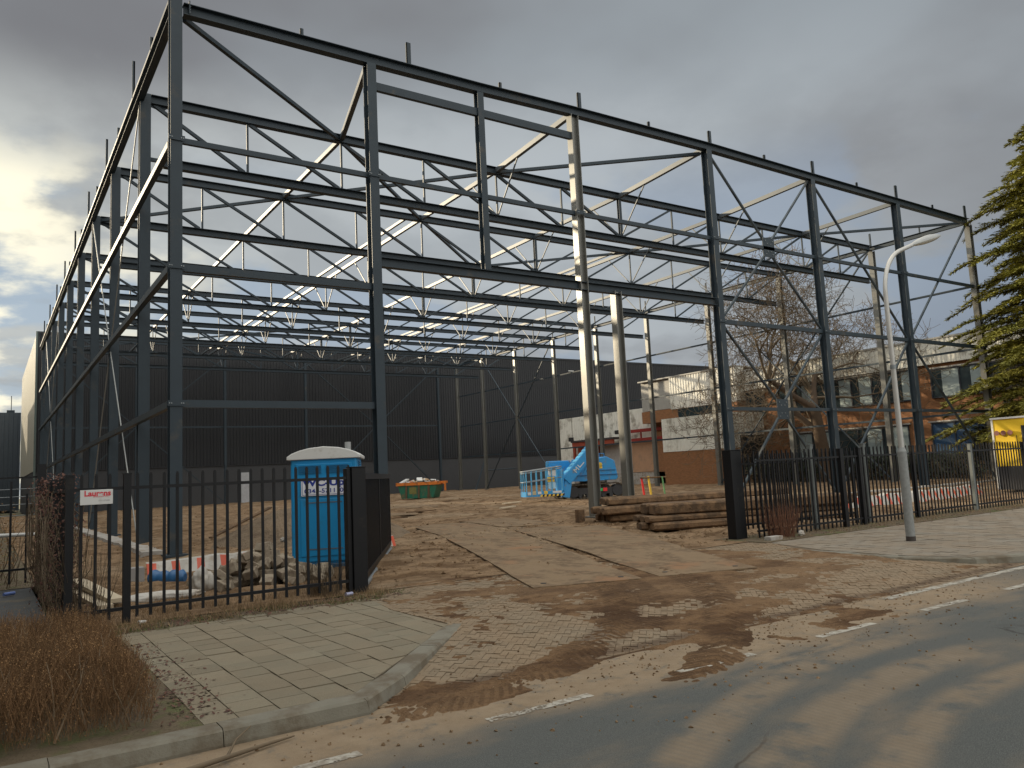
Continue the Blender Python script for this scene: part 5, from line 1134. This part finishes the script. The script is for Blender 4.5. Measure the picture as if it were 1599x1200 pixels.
# conifer
def conifer(label, base, h, R0, seed):
    rn = random.Random(seed); t = thing('conifer', label, 'tree', base)
    m = MB(); m.tube([(0,0,-.2),(0,0,h*.5),(0,0,h)], [.42,.25,.03], 10); m.build('trunk', BARK, t)
    lv = MB(); br = MB()
    z = 2.2
    while z < h-.2:
        f_ = (z-1.5)/(h-1.5); rad = R0*(1-f_)**.62*rn.uniform(.72, 1.12)+.35
        n = 7 if f_ < .8 else 5; a0 = rn.uniform(0, 6.28)
        for i in range(n):
            a_ = a0+6.28*i/n+rn.uniform(-.3,.3); Lb_ = rad*rn.uniform(.6, 1.12); u_ = Vector((math.cos(a_), math.sin(a_), 0)); s_ = Vector((-u_.y, u_.x, 0))
            pts = []
            for k in range(6):
                q_ = k/5; pts.append(u_*Lb_*q_+Vector((0,0,z+.28*Lb_*q_*(1-q_)*1.4-.10*Lb_*q_*q_)))
            br.tube(pts, [.06*(1-k/6)+.008 for k in range(6)], 4, 0, False)
            # sprays of needles: flat fans of small blades either side of the branch
            ns = int(Lb_*22)
            for k in range(ns):
                q_ = .12+.88*(k/ns)**.8; p = u_*Lb_*q_+Vector((0,0,z+.28*Lb_*q_*(1-q_)*1.4-.10*Lb_*q_*q_))
                for sd_ in (-1, 1):
                    l_ = (.22+.75*math.sin(math.pi*min(1, q_*.9+.08)))*rn.uniform(.35, 1.0)*min(1, Lb_/2.5)
                    dr = (s_*sd_+u_*rn.uniform(.5, 1.2)+Vector((0,0,rn.uniform(-.35,.15)))).normalized()
                    nb_ = max(3, int(l_*11))
                    for b_ in range(nb_):
                        c_ = p+dr*l_*(b_+.5)/nb_; w_ = rn.uniform(.06, .15); hh_ = rn.uniform(.02, .055)
                        e1 = (dr+Vector((rn.uniform(-.7,.7), rn.uniform(-.7,.7), rn.uniform(-.5,.3)))).normalized()*w_*1.5; e2 = e1.cross(Vector((rn.uniform(-.5,.5), rn.uniform(-.5,.5), 1))).normalized()*hh_
                        lv.add([c_-e1*.3, c_+e2, c_+e1, c_-e2], [(0,1,2,3)])
        z += rn.uniform(.24, .42)*(1 if f_ < .7 else .8)
    br.build('branches', BARK, t); lv.build('crown', NEED1, t, fix=False)
conifer('tall dark green conifer with layered drooping branches at the right edge', (44.3, -4.2, 0), 20.5, 7.8, 3)
# leafy / twiggy masses
def hedge(name, label, cat, x0, x1, y0, y1, h, n, ml, mtw, seed, lw=(.02, .05), tw=.25, top=.12):
    rn = random.Random(seed); t = thing(name, label, cat, ((x0+x1)/2, (y0+y1)/2, 0)); cx_, cy_ = (x0+x1)/2, (y0+y1)/2
    lf = MB(); st = MB()
    for _ in range(n):
        x, y = rn.uniform(x0, x1), rn.uniform(y0, y1)
        if noise.noise(Vector((x*2.6, y*2.6, seed+3))) < rn.uniform(-.75, -.12): continue
        edge = min(1, min(x-x0, x1-x, y-y0, y1-y)/.35); hh = h*(.78+.22*edge)*(1+top*noise.noise(Vector((x*1.7, y*1.7, seed))))
        z = hh*math.sqrt(rn.random())*rn.uniform(.85, 1.05)
        d = Vector((rn.uniform(-.5,.5), rn.uniform(-.5,.5), 1)).normalized(); l_ = tw*rn.uniform(.3, 1)
        p = Vector((x-cx_, y-cy_, max(.02, z-l_*.7))); s_ = d.orthogonal().normalized()*rn.uniform(.0012, .0030)
        s2 = d.cross(s_)
        st.add([p-s_, p+s_, p+d*l_+s2*.3], [(0,1,2)]); st.add([p-s2, p+s2, p+d*l_], [(0,1,2)])
        for _k in range(2):
            c_ = p+d*l_*rn.random(); w_ = rn.uniform(*lw); e1 = Vector((rn.uniform(-1,1), rn.uniform(-1,1), rn.uniform(-.5,1))).normalized()*w_; e2 = e1.orthogonal().normalized()*w_*.35
            lf.add([c_, c_+e1*.5+e2, c_+e1, c_+e1*.5-e2], [(0,1,2,3)])
    for _ in range(int((x1-x0)*(y1-y0)*26)):
        x, y = rn.uniform(x0+.1, x1-.1)-cx_, rn.uniform(y0+.1, y1-.1)-cy_; p = Vector((x, y, 0)); pts = [p]
        d = Vector((rn.uniform(-.5,.5), rn.uniform(-.5,.5), 1)).normalized()
        for k in range(4): d = (d+Vector((rn.uniform(-.3,.3), rn.uniform(-.3,.3), .1))).normalized(); p = p+d*h*.24; pts.append(p)
        st.tube(pts, [.011,.009,.007,.005,.002], 4, 1, False)
    lf.build('foliage', ml, t, fix=False); st.build('twigs', [mtw, mk('pale_woody_stem', (.22,.16,.10), .85, 0, .3, 8)], t, fix=False); return t
hedge('hedge', 'brown leafless clipped hedge in the bottom left corner', 'hedge', -8.0, -3.02, -15.45, -12.3, .56, 90000, HEDGEL, HEDGEM, 3, (.005, .014), .24)
hedge('hedge', 'low dark evergreen hedge along the foot of the brick office', 'hedge', 46.6, 49.2, 2.5, 20.5, 1.7, 9000, DGREEN, TWIG, 5, (.12, .28), .4)
hedge('hedge', 'dark evergreen shrubs below the conifer by the cabin', 'hedge', 43.8, 48.5, -9.0, 2.0, 3.6, 9000, DGREEN, TWIG, 6, (.15, .35), .7, .5)
# dead ivy on the side fence
rn = random.Random(31); t = thing('dead_ivy', 'reddish brown dead ivy climbing all over the side fence behind the corner post', 'climbing plant', (-3.18, -7.4, 0)); lf = MB(); st = MB()
for _ in range(170):
    p = Vector((rn.uniform(-.12,.12), rn.uniform(-2.7, 2.7), 0)); pts = [p]; d = Vector((0, rn.uniform(-.5,.5), 1)).normalized()
    for k in range(8):
        d = (d+Vector((rn.uniform(-.4,.4), rn.uniform(-.6,.6), rn.uniform(-.35,.5)))).normalized(); p = p+d*rn.uniform(.15,.3)
        p.x = max(-.22, min(.22, p.x)); p.z = min(p.z, 1.95); pts.append(p.copy())
    st.tube(pts, .005, 4, 0, False)
for _ in range(5200):
    y = rn.uniform(-2.7, 2.8); z = rn.uniform(.0, 1.95)
    if noise.noise(Vector((y*1.1, z*1.3, 2))) < -.18: continue
    c_ = Vector((rn.gauss(0, .10), y, z)); w_ = rn.uniform(.015, .04); e1 = Vector((rn.uniform(-1,1), rn.uniform(-1,1), rn.uniform(-1.2,.3))).normalized()*w_; e2 = e1.orthogonal().normalized()*w_*.6
    lf.add([c_, c_+e1*.5+e2, c_+e1, c_+e1*.5-e2], [(0,1,2,3)])
lf.build('foliage', IVYM, t, fix=False); st.build('twigs', TWIG, t, fix=False)
# brush behind the far left fence
rn = random.Random(33); t = thing('brushwood', 'bare brown brushwood and stems behind the far left fence', 'shrub', (-4.6, -3.3, 0)); st = MB(); lf = MB()
for _ in range(160):
    p = Vector((rn.uniform(-2.5, 1.1), rn.uniform(-.8, 1.6), -.05)); pts = [p]; d = Vector((rn.uniform(-.3,.3), rn.uniform(-.3,.3), 1)).normalized()
    for k in range(6): d = (d+Vector((rn.uniform(-.3,.3), rn.uniform(-.3,.3), rn.uniform(-.1,.2)))).normalized(); p = p+d*rn.uniform(.18,.34); pts.append(p.copy())
    st.tube(pts, [.014,.012,.01,.008,.006,.004,.002], 4, 0, False)
for _ in range(5000):
    c_ = Vector((rn.uniform(-2.5,1.1), rn.uniform(-.8,1.6), rn.uniform(.3, 1.6)*rn.uniform(.6,1))); w_ = rn.uniform(.015,.04); e1 = Vector((rn.uniform(-1,1), rn.uniform(-1,1), rn.uniform(-1,.3))).normalized()*w_; e2 = e1.orthogonal().normalized()*w_*.5
    lf.add([c_, c_+e1*.5+e2, c_+e1, c_+e1*.5-e2], [(0,1,2,3)])
st.build('twigs', TWIG, t, fix=False); lf.build('foliage', HEDGEL, t, fix=False)
# twiggy shrub at the foot of the right railing
def tuft(name, label, loc, h, w_, n, m_, seed):
    rn = random.Random(seed); t = MB()
    for _ in range(n):
        a_ = rn.uniform(0, 6.28); r_ = w_*.35*math.sqrt(rn.random()); p = Vector((r_*math.cos(a_), r_*math.sin(a_), 0)); d = Vector((math.cos(a_)*rn.uniform(0,.45), math.sin(a_)*rn.uniform(0,.45), 1)).normalized(); pts = [p]
        for k in range(4): d = (d+Vector((rn.uniform(-.15,.15), rn.uniform(-.15,.15), .05))).normalized(); p = p+d*h*rn.uniform(.16,.28); pts.append(p)
        t.tube(pts, [.004,.0035,.003,.002,.001], 3, 0, False)
    return tag(t.build(name, m_, loc=loc, fix=False), label, 'shrub')
tuft('twiggy_shrub', 'small reddish twiggy shrub growing through the right railing near the gate post', (10.35,-10.5,0), .80, .75, 190, mk('red_twig', (.15,.065,.035), .85), 1)
tuft('twiggy_shrub', 'thin dry weeds standing against the end of the left railing', (.15,-10.2,0), .55, .7, 120, TWIG, 2)
tuft('twiggy_shrub', 'tall dry stalks at the corner post of the left railing', (-2.95,-10.25,0), 1.1, .5, 60, TWIG, 3)
# grass and litter under the fences
rn = random.Random(44)
def blades(name, label, spots, n, m_, hmin, hmax, zf):
    t = MB()
    for _ in range(n):
        x0, x1, y0, y1 = rn.choice(spots); x, y = rn.uniform(x0, x1), rn.uniform(y0, y1)
        if noise.noise(Vector((x*2.2, y*2.2, 7))) < rn.uniform(-.35, .15): continue
        h = rn.uniform(hmin, hmax); d = Vector((rn.uniform(-.8,.8), rn.uniform(-.8,.8), 1)).normalized()*h; s_ = Vector((rn.uniform(-1,1), rn.uniform(-1,1), 0)).normalized()*.0035; p = Vector((x, y, zf(x, y)-.005))
        t.add([p-s_, p+s_, p+d], [(0,1,2)])
    tag(t.build(name, m_, fix=False), label, 'grass', None, 'stuff')
zf0 = lambda x, y: 0.0
blades('grass', 'short green grass and moss along the foot of the left railing and path', [(-3.3,1.2,-11.2,-10.45)]*6+[(-3.4,-2.7,-12.1,-11.0)]+[(-9,-3.3,-4.2,0)]*3, 9000, GRASS, .02, .06, zf0)
blades('dry_grass', 'dry brown grass and leaf litter below the left railing', [(-3.1,.7,-10.75,-8.8)]*4+[(-3.3,1.0,-11.15,-10.3)]*3+[(-2.7,-1.2,-9.9,-6)]*2, 12000, DRYG, .03, .16, zf0)
blades('dry_grass', 'dry brown grass along the foot of the right railing', [(9.9,30,-10.95,-9.7)], 12000, DRYG, .02, .09, lambda x, y: .015)
lt = MB()
for _ in range(2600):
    k = rn.random()
    if k < .5: x, y, z = rn.uniform(-3.3, 1.0), rn.gauss(-10.85, .22), .006
    elif k < .7: x, y, z = rn.gauss(-2.75, .16), rn.uniform(-15.5, -12), .006
    else: x, y, z = rn.uniform(10, 26), rn.gauss(-10.75, .2), .022
    w_ = rn.uniform(.008, .028); a_ = rn.uniform(0, 6.28); e1 = Vector((math.cos(a_)*w_, math.sin(a_)*w_, rn.uniform(0,.01))); e2 = Vector((-e1.y, e1.x, rn.uniform(0,.008)))*.6; c_ = Vector((x, y, z))
    lt.add([c_-e1, c_+e2, c_+e1, c_-e2], [(0,1,2,3)])
tag(lt.build('leaf_litter', IVYM, fix=False), 'fallen brown leaves strewn along fences and hedge', 'leaves', None, 'stuff')
